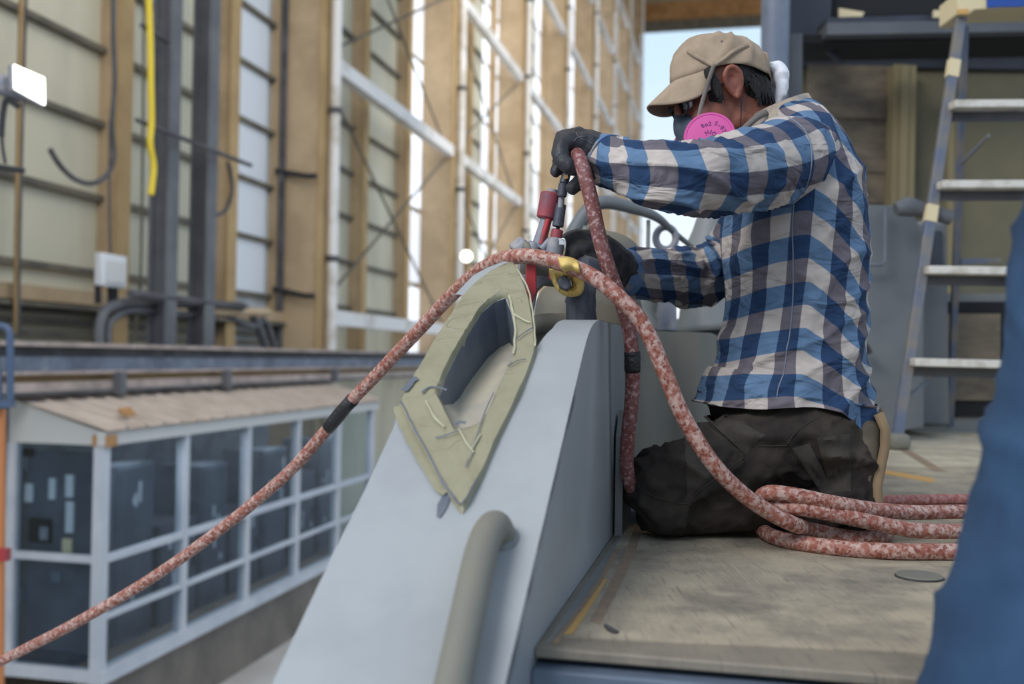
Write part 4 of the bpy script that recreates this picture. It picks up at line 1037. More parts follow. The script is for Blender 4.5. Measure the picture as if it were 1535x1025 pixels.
# shoulder and side seams
def on_torso(i, j, off=.0022):
    p = tb.rows[i][j % nrow]; n = (tb.rows[i][(j + 1) % nrow] - tb.rows[i][j - 1]).cross(tb.rows[min(i + 1, len(tb.rows) - 1)][j % nrow] - tb.rows[max(i - 1, 0)][j % nrow]).normalized()
    c = sum(tb.rows[i], Vector()) / nrow
    if n.dot(p - c) < 0: n = -n
    return p + n * off
M['seam'] = mat('pale_seam', srgb(118, 124, 140), .85)
jn = min(range(nrow), key=lambda j: tb.rows[60][j].y)
obj('side_seam', MB().tube([on_torso(i, jn - 8, .0005) for i in range(8, 118, 3)], .0014, 6, 2), M['seam'], sh, ang=0)
from mathutils.bvhtree import BVHTree
rl = rootloc(worker)
BS = BVHTree.FromPolygons([v.co + rl for v in sh.data.vertices], [tuple(p.vertices) for p in sh.data.polygons])
def shirtline(pts, r=.0016):
    q, _ = spline([Vector((a, b, 0)) for a, b in pts], [0] * len(pts), 8); L = []
    for p in q:
        rr = ray(p.x, p.y).normalized(); h = BS.ray_cast(EYE, rr)
        if h[0]: L.append(h[0] - rr * .0005)
    obj('seam', MB().tube(L, r, 6), M['seam'], sh, ang=0)
shirtline([(1182, 176), (1200, 188), (1213, 208), (1217, 235), (1214, 262), (1208, 282)])
# collar
ck = []
col = MB()
cc = [at(1170, 166, BY), at(1158, 178, BY)]
rows = []
for (dz, r1, r2) in ((-.022, .082, .075), (-.005, .074, .068), (.018, .066, .062), (.022, .072, .067), (-.004, .088, .078), (-.016, .094, .082)):
    row = []
    for j in range(48):
        a = 2 * PI * j / 48
        p = at(1160, 178, BY) + Vector((r1 * math.cos(a), r2 * math.sin(a), dz + .030 * math.cos(a)))
        row.append(p)
    rows.append(row)
obj('collar', MB().grid(rows, closed=True), M['collar'], worker, ang=0)

# ---- trousers
def P_(x, y, Y=BY): return at(x, y, Y)
tm = MB()
YL, YR = BY - .105, BY + .13
ell(tm, P_(1192, 632), Vector((.135, 0, -.01)), Vector((0, .178, 0)), Vector((0, 0, .105)), 18)
ell(tm, P_(1150, 622), Vector((.125, 0, -.03)), Vector((0, .160, 0)), Vector((0, 0, .066)), 18)
for Yk, o_ in ((YL, 0), (YR, -10)):
    rounded_tube(tm, [P_(1222, 655, Yk), P_(1150, 668, Yk - .01), P_(1080, 695, Yk - .02), P_(1025, 716, Yk - .02), P_(995 + o_ * .3, 730 + o_ * .5, Yk - .02)], [.094, .084, .082, .078, .077], 24)
    k = onz(1000, 760, 0).z
    fy = Yk - .02
    rounded_tube(tm, [Vector((P_(1005, 700, fy).x, fy, .075)), Vector((P_(1060, 700, fy).x, fy + .01, .070)), Vector((P_(1130, 700, fy).x, fy + .01, .068)), Vector((P_(1200, 700, fy).x, fy + .01, .062)), Vector((P_(1262, 700, fy).x, fy + .01, .066))], [.074, .064, .054, .050, .050], 24)
    # hem bunched at the ankle, standing up toward the heel
    rounded_tube(tm, [Vector((P_(1238, 700, fy).x, fy, .062)), Vector((P_(1264, 700, fy).x, fy, .085)), Vector((P_(1272, 700, fy).x, fy, .14)), Vector((P_(1276, 700, fy).x, fy, .19))], [.060, .058, .050, .042], 20)
def tdisp(p, n):
    a = Vector((p.x * 8 + p.z * 7, p.y * 6, p.z * 10 - p.x * 5))
    d = .015 * (ridge(noise.noise(a * .9)) - .2) + .008 * (ridge(noise.noise(a * 2.1 + Vector((3, 4, 5)))) - .2)
    b = Vector((p.x * 16 - p.z * 6, p.y * 8, p.z * 7)); d += .005 * (ridge(noise.noise(b)) - .2)
    if p.z + 0 < .02: d *= .2
    return d
me = remesh(tm, .0075, 5, tdisp)
for v in me.vertices:
    if v.co.z < .0015: v.co.z = .0015
tr = link('trousers', me, worker, M['trousers'], True, 0)
# thigh pocket with flap
def surf_strip(pts, wd, th, m_, nm, par, Yoff=-.2):
    """project pixels onto the trouser surface from the front"""
    from mathutils.bvhtree import BVHTree
    global _bvh
    L = []
    for (px, py) in pts:
        r = ray(px, py); h = _bvh.ray_cast(EYE, r.normalized())
        L.append(h[0] if h[0] else at(px, py, BY - .2))
    return L
from mathutils.bvhtree import BVHTree
rl = rootloc(worker)
_bvh = BVHTree.FromPolygons([v.co + rl for v in tr.data.vertices], [tuple(p.vertices) for p in tr.data.polygons])
M['pocket'] = mat('pocket_cloth', srgb(68, 63, 59), .9, spec=.2, c2=srgb(54, 50, 47), scale=14, bump=.12, bscale=300)
def proj(px, py, off=0, B=None):
    r = ray(px, py).normalized(); h = (B or _bvh).ray_cast(EYE, r)
    return (h[0] - r * off) if h[0] else at(px, py, BY - .15)
def patch(quad, nu, nv, off, m_, nm, par, B=None):
    a, b, c, d = [Vector(q) for q in quad]; rows = []
    for i in range(nu + 1):
        row = []
        for j in range(nv + 1):
            u, v = i / nu, j / nv
            q = a.lerp(b, u).lerp(d.lerp(c, u), v)
            ed = min(u, 1 - u, v, 1 - v)
            row.append(proj(q.x, q.y, off * (1 if ed > .001 else .1), B))
        rows.append(row)
    return obj(nm, MB().grid(rows), m_, par, ang=60)
patch(((1054, 624), (1078, 618), (1148, 650), (1118, 684)), 24, 10, .006, M['pocket'], 'pocket_flap', tr)
patch(((1026, 658), (1054, 632), (1105, 672), (1030, 752)), 24, 20, .003, M['pocket'], 'knee_patch', tr)
patch(((1186, 672), (1214, 664), (1250, 738), (1232, 742)), 20, 6, .005, M['pocket'], 'leg_strap', tr)
patch(((1224, 656), (1276, 650), (1276, 736), (1244, 738)), 26, 16, .003, M['calf'], 'calf_panel', tr)
def seamline(pts, nm='seam', r=.0012, par=None, m_=None, B=None):
    q, _ = spline([Vector((a, b, 0)) for a, b in pts], [0] * len(pts), 8)
    return obj(nm, MB().tube([proj(p.x, p.y, .0008, B) for p in q], r, 6), m_ or M['pocket'], par or tr, ang=0)
seamline([(948, 722), (975, 742), (1005, 752), (1030, 756)])
seamline([(1030, 756), (1050, 735), (1080, 712), (1115, 685)])
seamline([(1180, 666), (1196, 645), (1225, 625)])
seamline([(1100, 660), (1125, 668), (1180, 668)])

# ---- boots: toes on the deck, soles facing back
for Yk in (YL - .02, YR - .02):
    bt_ = MB()
    xh = P_(1300, 700, Yk).x; dx = .0014
    rounded_tube(bt_, [Vector((xh - .040, Yk, .050)), Vector((xh - .022, Yk, .11)), Vector((xh - .012, Yk, .17)), Vector((xh - .006, Yk, .215))], [.034, .038, .036, .032], 20)
    rounded_tube(bt_, [Vector((xh - .06, Yk, .032)), Vector((xh - .03, Yk, .032)), Vector((xh - .01, Yk, .045))], [.026, .032, .036], 18)
    bo_ = link('boot', remesh(bt_, .006, 5), worker, M['boot'], True, 0)
    rows = []
    sole = [(-.020, .004), (.002, .03), (.012, .07), (.010, .11), (.018, .15), (.026, .19), (.026, .225), (.016, .255)]
    for (x, z) in sole:
        hw = .036 + .010 * math.exp(-((z - .06) / .05) ** 2)
        if z > .25: hw = .026
        rows.append([Vector((xh + x + .012 * (1 - abs(k) ** 3) - .006, Yk + hw * k, z)) for k in (-1, -.7, -.3, 0, .3, .7, 1)])
    sm = MB().grid(rows)
    so_ = obj('sole', sm, M['sole'], bo_, ang=0)
    md = so_.modifiers.new('t', 'SOLIDIFY'); md.thickness = .016; md.offset = 0

# ---- gloves (five fingers each)
def hand(fingers, palm, voxel, grow=0, smooth=3):
    m = MB()
    for pts, r in palm: rounded_tube(m, [at(*p) for p in pts], [x + grow for x in r], 16)
    for pts, r in fingers: rounded_tube(m, [at(*p) for p in pts], [max(.004, x + grow) for x in r], 14)
    return m
LH_F = [
    ([(868, 212, 1.905), (846, 214, 1.895), (840, 232, 1.885), (850, 247, 1.88), (860, 254, 1.885)], [.019, .0165, .016, .015, .0135]),   # index
    ([(866, 206, 1.925), (846, 206, 1.92), (839, 222, 1.915), (842, 238, 1.92), (850, 246, 1.925)], [.018, .016, .015, .014, .012]),
    ([(866, 206, 1.95), (849, 209, 1.95), (842, 226, 1.95), (838, 244, 1.95), (832, 257, 1.945)], [.018, .016, .015, .0135, .011]),
    ([(872, 208, 1.975), (856, 214, 1.98), (848, 232, 1.985), (846, 248, 1.98)], [.016, .0145, .013, .011]),
    ([(884, 236, 1.92), (882, 256, 1.915), (872, 270, 1.915), (857, 282, 1.92)], [.022, .019, .0165, .0125])]   # thumb
LH_P = [([(906, 238, 1.945), (890, 228, 1.935), (874, 218, 1.925), (866, 212, 1.92)], [.036, .038, .036, .028]), ([(896, 240, 1.955), (880, 236, 1.955), (868, 226, 1.955)], [.034, .034, .030])]
def gdisp(p, n): return .0022 * (ridge(noise.noise(p * 28)) - .2) + .0016 * rn(p, 60, 2)
gl = link('glove', remesh(hand(LH_F, LH_P, .003), .0032, 3, gdisp), worker, M['glove'], True, 0)
B2 = BVHTree.FromPolygons([v.co + rl for v in gl.data.vertices], [tuple(p.vertices) for p in gl.data.polygons])
M['stitch'] = mat('glove_stitch', srgb(92, 92, 98), .7)
seamline([(880, 204), (866, 206), (860, 212)], 'stitch', .0008, gl, M['stitch'], B2)
seamline([(864, 198), (868, 206), (882, 212), (888, 216)], 'stitch', .0008, gl, M['stitch'], B2)
RH_F = [
    ([(892, 362, 2.03), (872, 358, 2.02), (858, 362, 2.005), (850, 374, 1.995), (852, 388, 1.99)], [.020, .019, .017, .016, .013]),
    ([(894, 376, 2.02), (872, 374, 2.00), (858, 384, 1.985), (856, 398, 1.985)], [.021, .019, .017, .014]),
    ([(896, 392, 2.02), (878, 394, 1.995), (868, 406, 1.985), (868, 418, 1.99)], [.020, .018, .016, .013]),
    ([(900, 404, 2.02), (886, 410, 2.0), (878, 422, 1.995), (880, 434, 2.0)], [.018, .016, .014, .012]),
    ([(896, 364, 2.08), (872, 356, 2.09), (854, 358, 2.08), (846, 368, 2.07)], [.020, .018, .016, .013])]
RH_P = [([(936, 408, 2.15), (918, 396, 2.11), (900, 382, 2.06), (892, 378, 2.05)], [.040, .044, .044, .036]), ([(920, 410, 2.12), (902, 402, 2.06), (890, 396, 2.04)], [.038, .036, .030])]
gr_ = link('glove', remesh(hand(RH_F, RH_P, .003), .0034, 3, gdisp), worker, M['glove_far'], True, 0)

# ---- head (local frame: +x face, +y the figure's left, +z up) pitched down
PITCH = math.radians(24)
HC = at(1074, 139, BY)
fx = Vector((-math.cos(PITCH), 0, -math.sin(PITCH))); uz = Vector((-math.sin(PITCH), 0, math.cos(PITCH))); ly = Vector((0, -1, 0))
# a little yaw toward the camera
yaw = Matrix.Rotation(math.radians(6), 3, 'Z'); fx, uz, ly = yaw @ fx, yaw @ uz, yaw @ ly
def HL(x, y, z): return HC + fx * x + ly * y + uz * z
hm = MB()
def hell(c, r, n=20):
    ell(hm, HL(*c), fx * r[0], ly * r[1], uz * r[2], n)
hell((-.008, 0, .018), (.090, .074, .084))        # cranium
hell((.030, 0, -.045), (.062, .062, .078))        # face
hell((.050, 0, -.098), (.036, .042, .026))        # chin
hell((.0, 0, -.075), (.050, .058, .040))          # jaw
rounded_tube(hm, [HL(.088, 0, .005), HL(.098, 0, -.024), HL(.100, 0, -.036)], [.010, .011, .012], 10)  # nose
hell((.094, .012, -.042), (.010, .009, .008), 8); hell((.094, -.012, -.042), (.010, .009, .008), 8)
hell((.090, 0, -.062), (.012, .024, .007), 8); hell((.089, 0, -.074), (.011, .022, .007), 8)             # lips
hell((.084, .030, .018), (.012, .024, .008), 8); hell((.084, -.030, .018), (.012, .024, .008), 8)       # brows
hell((.056, .036, -.040), (.030, .024, .034), 12); hell((.056, -.036, -.040), (.030, .024, .034), 12)   # cheekbones
for s in (1, -1):                                 # ears
    pts = [HL(-.004, s * .072, -.028), HL(.004, s * .078, -.005), HL(.002, s * .083, .018), HL(-.014, s * .087, .028), HL(-.028, s * .086, .014), HL(-.026, s * .082, -.008), HL(-.012, s * .077, -.030), HL(-.004, s * .074, -.036)]
    hm.tube([p for p in spline(pts, [0] * 8, 5)[0]], .0058, 8)
    ell(hm, HL(-.011, s * .074, -.001), fx * .016, ly * .0065, uz * .029, 10)
    hm.tube([p for p in spline([HL(.000, s * .078, .012), HL(-.012, s * .082, .016), HL(-.019, s * .082, .004), HL(-.016, s * .080, -.012)], [0] * 4, 5)[0]], .0036, 8)
    ell(hm, HL(.003, s * .076, -.008), fx * .005, ly * .006, uz * .007, 8)
# neck, trunk, arms, hands, legs as one continuous body
rounded_tube(hm, [HL(-.040, 0, -.03), HL(-.040, 0, -.09), at(1160, 200, BY), at(1185, 240, BY)], [.058, .056, .060, .075], 20)
ell(hm, at(1195, 290, BY), Vector((.095, 0, 0)), Vector((0, .165, 0)), Vector((0, 0, .13)), 16)
ell(hm, at(1190, 420, BY), Vector((.105, 0, 0)), Vector((0, .135, 0)), Vector((0, 0, .16)), 16)
ell(hm, at(1195, 560, BY), Vector((.11, 0, 0)), Vector((0, .14, 0)), Vector((0, 0, .14)), 16)
rounded_tube(hm, LA, [r * .68 for r in LR[:-2]] + [.030, .026], 14); rounded_tube(hm, RA_, [r * .66 for r in RR[:-2]] + [.030, .026], 14)
for F, Pm in ((LH_F, LH_P), (RH_F, RH_P)):
    for pts, r in Pm: rounded_tube(hm, [at(*p) for p in pts], [x * .72 for x in r], 12)
    for pts, r in F: rounded_tube(hm, [at(*p) for p in pts], [x - .004 for x in r], 10)
for Yk in (YL, YR):
    rounded_tube(hm, [P_(1222, 640, Yk), P_(1150, 672, Yk - .01), P_(1080, 698, Yk - .02), P_(1010, 722, Yk - .02)], [.06, .055, .048, .042], 16)
    rounded_tube(hm, [Vector((P_(1005, 700, Yk).x, Yk - .02, .075)), Vector((P_(1130, 700, Yk).x, Yk - .01, .062)), Vector((P_(1250, 700, Yk).x, Yk - .01, .060)), Vector((P_(1268, 700, Yk).x, Yk - .01, .12))], [.036, .034, .030, .026], 16)
def hdisp(p, n): return .0006 * rn(p, 90, 1)
bodym = remesh(hm, .0033, 2, hdisp)
body = link('body', bodym, worker, M['skin'], True, 0)
BH = BVHTree.FromPolygons([v.co + rl for v in body.data.vertices], [tuple(p.vertices) for p in body.data.polygons])
# eyes
for s in (1, -1):
    ell_m = MB(); ell(ell_m, HL(.081, s * .031, -.002), fx * .012, ly * .012, uz * .012, 12)
    e_ = obj('eye', ell_m, M['white'], body, ang=0)
    obj('iris', MB().lathe(HL(.092, s * .031, -.002), fx, [(0, .006), (.0015, .005)], 14), M['hair'], e_)
    obj('eyebrow', MB().tube([HL(.094, s * .012, .020), HL(.096, s * .03, .025), HL(.086, s * .050, .020)], .0035, 8, 4), M['hair'], body)
# hair
hr = MB()
ell(hr, HL(-.012, 0, .018), fx * .098, ly * .0815, uz * .084, 20)
ell(hr, HL(-.060, 0, -.020), fx * .052, ly * .066, uz * .058, 16)
ell(hr, HL(-.068, 0, -.050), fx * .034, ly * .054, uz * .044, 14)
for s in (1, -1):
    rounded_tube(hr, [HL(.022, s * .072, .030), HL(.026, s * .072, .005), HL(.026, s * .069, -.018)], [.018, .012, .006], 10)
def hrd(p, n): return .002 * rn(Vector((p.x * 3, p.y * 3, p.z)), 40, 3) + .0012 * rn(p, 120, 8)
hme = remesh(hr, .004, 2, hrd)
# keep hair off the face and ear
bmh = bmesh.new(); bmh.from_mesh(hme); dele = []
for v in bmh.verts:
    d = v.co - HC; x, y, z = d.dot(fx), d.dot(ly), d.dot(uz)
    if x > .045 and z < .05: dele.append(v)
    elif z > .075: dele.append(v)
    elif abs(x + .008) < .026 and abs(z + .004) < .042 and abs(y) > .05: dele.append(v)
bmesh.ops.delete(bmh, geom=dele, context='VERTS'); bmh.to_mesh(hme); bmh.free()
hair = link('hair', hme, worker, M['hair'], True, 0)
# clumps of hair at the temple and nape
hc = MB(); rr_ = random.Random(5)
for k in range(46):
    s = 1
    a0 = HL(.030 - .012 * rr_.random(), .078 + .002 * rr_.random(), .020 - .02 * rr_.random()); L = .018 + .022 * rr_.random()
    hc.tube([a0, a0 + fx * (.004 * rr_.random()) - uz * L * .6, a0 + fx * .008 * rr_.random() - uz * L - ly * .003], [.0022, .0018, .0005], 5, 3)
for k in range(90):
    th = rr_.random() * 1.9 - .2
    a0 = HL(-.045 - .055 * math.sin(max(th, 0)), .072 * math.cos(th), .0 - .03 * rr_.random()); L = .03 + .035 * rr_.random()
    hc.tube([a0, a0 - uz * L * .6 - fx * .006, a0 - uz * L - fx * (.010 * rr_.random() - .004) - ly * .004], [.0026, .002, .0006], 5, 3)
obj('hair_tufts', hc, M['hair'], hair, ang=0, kind='stuff')

# cap: crown dome above a tilted rim, plus curved bill
CT = math.radians(-20)      # rim tilt against the head frame (front rides lower)
cx = fx * math.cos(CT) + uz * -math.sin(CT) * -1; 
CP = math.radians(4); cxd = yaw @ Vector((-math.cos(CP), 0, -math.sin(CP))); czd = yaw @ Vector((-math.sin(CP), 0, math.cos(CP)))
CO = at(1081, 121, BY)
def CL(x, y, z): return CO + cxd * x + ly * y + czd * z
rows = []
nC = 72
for i in range(21):
    t = i / 20; ph = t * PI / 2; row = []
    for j in range(nC):
        a = 2 * PI * j / nC
        ca, sa = math.cos(a), math.sin(a)
        rx = .111 if ca > 0 else .108
        e = .75
        rr1 = math.cos(ph) ** e if t < 1 else .0005
        hgt = .094 * math.sin(ph) ** 1.0
        x, y, z = rx * ca * rr1, .087 * sa * rr1, hgt
        # cap front stands up, back slumps
        z += .012 * max(0, ca) * math.sin(ph * 2) - .004 * max(0, -ca) * math.sin(ph * 2)
        z += .016 * abs(sa) ** 5 * (1 - t) - .006 * max(0, -ca) * (1 - t)
        p = CL(x, y, z)
        n = (p - CL(0, 0, .0)).normalized()
        fold = ridge(noise.noise(Vector((ca * 1.2, sa * 1.2, z * 16 + ca * 2))))
        p = p + n * (.008 * (fold - .2) * (1 if ca < .4 else .35) * (1 - t ** 3) + .002 * rn(p, 30, 5))
        # six panel seams
        sm_ = abs(((a / (PI / 3)) % 1) - .5) * 2
        if sm_ > .94 and t < .9: p = p - n * .0014
        row.append(p)
    rows.append(row)
# rim turned in
rim = [CL(.107 * math.cos(2 * PI * j / nC), .083 * math.sin(2 * PI * j / nC), -.003 + .016 * abs(math.sin(2 * PI * j / nC)) ** 5) for j in range(nC)]
cap = obj('cap', MB().grid([rim] + rows, closed=True), M['cap'], worker, ang=0)
obj('cap_button', MB().lathe(CL(.0, 0, .0945), czd, [(0, .007), (.003, .0065), (.005, .003)], 16), M['cap'], cap)
for k, y_ in enumerate((.03,)):
    obj('eyelet', MB().lathe(proj(1082, 62, .0), Vector((0, -1, .2)), [(0, .0028), (.001, .0024)], 12), M['cap_under'], cap)
# bill
bill = []
for i in range(13):
    t = i / 12; row = []
    for j in range(29):
        s = j / 14 - 1
        ang = s * 1.08
        x0, y0 = .104 * math.cos(ang), .083 * math.sin(ang)
        L = .092 * (1 - abs(s) ** 2.6) ** .6 if abs(s) < 1 else 0
        x = x0 + L * t * .66; y = y0 * (1 + .06 * t)
        z = .004 - L * t * .58 - .044 * (abs(y) / .08) ** 2 * t + .010 * abs(s) ** 5 * (1 - t)
        row.append(CL(x, y, z))
    bill.append(row)
bl_ = obj('bill', MB().grid(bill), M['cap'], cap, ang=0)
md = bl_.modifiers.new('t', 'SOLIDIFY'); md.thickness = .0035; md.offset = -1
M['bill_under'] = M['cap_under']
BC = BVHTree.FromPolygons([v.co + rl for v in cap.data.vertices], [tuple(p.vertices) for p in cap.data.polygons])
def band(pts, wd, off, m_, nm, par, B, up=None):
    q, _ = spline([Vector((a, b, 0)) for a, b in pts], [0] * len(pts), 8); L = [proj(p.x, p.y, off, B) for p in q]; rws = []
    for i, p in enumerate(L):
        t = (L[min(i + 1, len(L) - 1)] - L[max(i - 1, 0)]).normalized(); s = t.cross(ray(q[i].x, q[i].y).normalized()).normalized()
        rws.append([p - s * wd / 2, p + s * wd / 2])
    o = obj(nm, MB().grid(rws), m_, par, ang=60); md = o.modifiers.new('t', 'SOLIDIFY'); md.thickness = .002; return o
# folded strap over the cap
band([(1031, 76), (1042, 83), (1056, 91), (1070, 98)], .0085, .004, M['cap'], 'cap_strap', cap, BC)
band([(1070, 98), (1084, 89), (1098, 78), (1112, 71), (1122, 68)], .0085, .004, M['cap'], 'cap_strap', cap, BC)
seamline([(1012, 126), (1030, 121), (1048, 119), (1062, 117)], 'seam', .0010, cap, M['cap_under'], BC)
# rear tab and the white net sticking out behind
obj('rear_tab', MB().prism([at(1136, 74, BY - .03), at(1152, 78, BY - .03), at(1155, 98, BY - .03), at(1152, 113, BY - .03), at(1146, 95, BY - .03)], Vector((0, .06, 0))), M['cap'], cap, bevel=.004)
wn = MB()
rounded_tube(wn, [at(1156, 100, BY), at(1168, 104, BY), at(1172, 122, BY), at(1170, 142, BY), at(1165, 156, BY)], [.012, .016, .016, .014, .008], 12)
rounded_tube(wn, [at(1158, 110, BY + .03), at(1166, 125, BY + .03), at(1163, 148, BY + .03)], [.014, .016, .012], 12)
link('white_net', remesh(wn, .003, 2, lambda p, n: .004 * rn(p, 60, 2)), worker, M['white'], True, 0)

# ---- respirator, glasses
rs = MB()
ell(rs, HL(.080, 0, -.060), fx * .034, ly * .046, uz * .044, 18)
rounded_tube(rs, [HL(.098, 0, -.018), HL(.104, 0, -.045), HL(.100, 0, -.08)], [.011, .017, .017], 14)
rounded_tube(rs, [HL(.09, .02, -.068), HL(.073, .062, -.078)], [.026, .020], 14); rounded_tube(rs, [HL(.09, -.02, -.068), HL(.073, -.062, -.078)], [.026, .020], 14)
rp = link('respirator', remesh(rs, .0035, 5), worker, M['mask'], True, 0)
FC = at(1064, 206, BY - .125)
fn = (Vector((-.22, -1, .10))).normalized()
for s in (1, -1):
    if s == 1: c, ax = FC, fn
    else: c, ax = HL(.070, -.078, -.085), Vector((-.25, 1, 0)).normalized()
    R = .0525 if s == 1 else .046
    fo = obj('filter', MB().lathe(c - ax * .012, ax, [(0, R * .9), (.003, R), (.012, R), (.0155, R * .965), (.0155, R * .90), (.0145, R * .88), (.0155, R * .6), (.0155, .004)], 64), M['pink'], rp, ang=35)
    if s == 1:
        u_ = ax.cross(Z).normalized() * -1; v_ = u_.cross(ax) * -1
        if v_.z < 0: v_ = -v_
        if u_.x < 0: u_ = -u_
        # printed marks: short curved text-like glyph rows along an arc, as on the photo
        for txt, r0, a0 in (('8o2', .027, 122), ('S-078', .030, 66), ('NIOE', .010, 122)):
            for k, ch in enumerate(txt):
                a = math.radians(a0 - k * (.0076 / r0) * 57.3)
                cu = bpy.data.curves.new('glyph', 'FONT'); cu.body = ch; cu.size = .0115; cu.extrude = .0002; cu.align_x = 'CENTER'; cu.align_y = 'CENTER'; cu.offset = .0003
                o_ = bpy.data.objects.new('tmpglyph', cu); COL.objects.link(o_); gm = evalmesh(o_); bpy.data.objects.remove(o_)
                pos = c - ax * .012 + ax * .0158 + (u_ * math.cos(a) + v_ * math.sin(a)) * r0
                tx = (u_ * math.sin(a) - v_ * math.cos(a)); ty = (u_ * math.cos(a) + v_ * math.sin(a))
                mtx = Matrix((tx, ty, ax)).transposed().to_4x4(); mtx.translation = pos
                gm.transform(mtx)
                if len(gm.vertices): link('printed_mark', gm, fo, M['ink'], False)
# straps
def strap(pts, wd, m_=None, par=None, nrm=Vector((0, -1, 0))):
    L, _ = spline([Vector(p) for p in pts], [0] * len(pts), 6); rws = []
    for i, p in enumerate(L):
        t = (L[min(i + 1, len(L) - 1)] - L[max(i - 1, 0)]).normalized(); s_ = t.cross(nrm).normalized(); rws.append([p - s_ * wd / 2, p + s_ * wd / 2])
    o = obj('strap', MB().grid(rws), m_ or M['strap'], par or rp, ang=60); md = o.modifiers.new('t', 'SOLIDIFY'); md.thickness = .0018; return o
yn = BY - .088
strap([at(1070, 98, yn - .006), at(1064, 115, yn - .003), at(1058, 135, yn + .003), at(1052, 155, yn + .002), at(1047, 176, yn - .01)], .0085)
strap([at(1097, 206, yn - .03), at(1112, 196, yn - .02), at(1132, 178, yn - .012), at(1150, 168, yn + .02)], .013)
sk_ = obj('cord', MB().tube([at(1111, 148, yn + .003), at(1111, 165, yn + .006), at(1110, 185, yn + .0), at(1107, 200, yn - .01)], .0012, 6, 5), M['hair'], rp, ang=0)
gg = MB()
for s in (1, -1):
    ring = [HL(.100 - .012 * abs(math.cos(a)) * (1), s * .032 + .024 * math.cos(a), -.006 + .015 * math.sin(a)) for a in np.linspace(0, 2 * PI, 20)]
    gg.tube(ring, .0025, 6, caps=False)
    gg.tube([HL(.090, s * .056, -.002), HL(.05, s * .072, .0), HL(.0, s * .078, .004)], .0022, 6)
gl_ = obj('safety_glasses', gg, M['black'], worker, ang=0)
for s in (1, -1):
    m = MB(); m.add([HL(.099 - .008 * abs(math.cos(a)), s * .032 + .022 * math.cos(a), -.006 + .0135 * math.sin(a)) for a in np.linspace(0, 2 * PI, 19)[:-1]], [tuple(range(18))])
    obj('lens', m, M['lens'], gl_, smooth=False)

# ================================================================== second person, only jeans in view
JL = [at(1505, 210, .95), at(1480, 330, .96)]
p2 = empty('person', Vector((.75, .98, -.6)), 'standing person in blue jeans, cropped by the picture edge, close beside the worn deck', 'person')
j = MB()
rounded_tube(j, [Vector((.74, 1.0, .60)), Vector((.70, .99, .50)), Vector((.655, .98, .30)), Vector((.60, .97, .10)), Vector((.555, .96, -.02)), Vector((.53, .96, -.2)), Vector((.51, .97, -.42)), Vector((.50, .98, -.62))], [.16, .175, .17, .165, .16, .13, .10, .085], 28)
rounded_tube(j, [Vector((.88, 1.02, .58)), Vector((.93, 1.04, .40)), Vector((.97, 1.06, .10)), Vector((1.0, 1.06, -.2)), Vector((1.02, 1.08, -.60))], [.16, .15, .12, .10, .08], 24)
ell(j, Vector((.83, 1.03, .60)), Vector((.20, 0, .02)), Vector((0, .16, 0)), Vector((0, 0, .17)), 16)
def jd(p, n):
    a = Vector((p.x * 2 + p.z * 3, p.y * 3, p.z * 9 - p.x * 5)); return .010 * (ridge(noise.noise(a)) - .25) + .004 * (ridge(noise.noise(a * 2.3)) - .2)
obj_j = link('jeans', remesh(j, .012, 5, jd), p2, M['jeans'], True, 0)
b2 = MB()
rounded_tube(b2, [Vector((.84, 1.03, .62)), Vector((.86, 1.03, .85)), Vector((.87, 1.02, 1.08)), Vector((.87, 1.02, 1.2))], [.13, .145, .15, .09], 20)
rounded_tube(b2, [Vector((.87, 1.02, 1.2)), Vector((.86, 1.0, 1.32))], [.055, .052], 14)
ell(b2, Vector((.85, .99, 1.42)), Vector((.09, 0, 0)), Vector((0, .08, 0)), Vector((0, 0, .12)), 16)
ell(b2, Vector((.80, .93, 1.39)), Vector((.018, 0, 0)), Vector((0, .03, 0)), Vector((0, 0, .02)), 8)
for s in (-1, 1):
    rounded_tube(b2, [Vector((.87 + s * .16, 1.02, 1.16)), Vector((.88 + s * .22, 1.04, .92)), Vector((.87 + s * .20, .96, .70))], [.055, .042, .03], 14)
    hx = Vector((.87 + s * .20, .95, .66))
    ell(b2, hx, Vector((.022, 0, 0)), Vector((0, .040, 0)), Vector((0, 0, .045)), 10)
    for k in range(4): rounded_tube(b2, [hx + Vector((0, -.025 + .017 * k, -.03)), hx + Vector((-.004, -.028 + .017 * k, -.065)), hx + Vector((-.014, -.028 + .017 * k, -.088 + .006 * abs(k - 1)))], [.009, .008, .007], 8)
    rounded_tube(b2, [hx + Vector((0, -.035, .01)), hx + Vector((-.012, -.058, -.02)), hx + Vector((-.018, -.062, -.045))], [.011, .010, .008], 8)
rounded_tube(b2, [Vector((.66, .98, .3)), Vector((.56, .96, 0)), Vector((.50, .98, -.62))], [.12, .11, .06], 14)
rounded_tube(b2, [Vector((.94, 1.04, .35)), Vector((1.0, 1.06, -.2)), Vector((1.02, 1.08, -.62))], [.11, .08, .06], 14)
ell(b2, Vector((.83, 1.03, .60)), Vector((.17, 0, .02)), Vector((0, .13, 0)), Vector((0, 0, .15)), 14)
link('body', remesh(b2, .008, 5), p2, M['skin'], True, 0)
s2 = MB()
rounded_tube(s2, [Vector((.84, 1.03, .60)), Vector((.86, 1.03, .85)), Vector((.87, 1.02, 1.08)), Vector((.87, 1.02, 1.17))], [.165, .165, .17, .10], 24)
for s in (-1, 1): rounded_tube(s2, [Vector((.87 + s * .14, 1.02, 1.15)), Vector((.88 + s * .22, 1.04, .93))], [.075, .060], 16)
link('shirt', remesh(s2, .01, 5, lambda p, n: .008 * (ridge(noise.noise(p * 6)) - .2)), p2, M['shirt2'], True, 0)
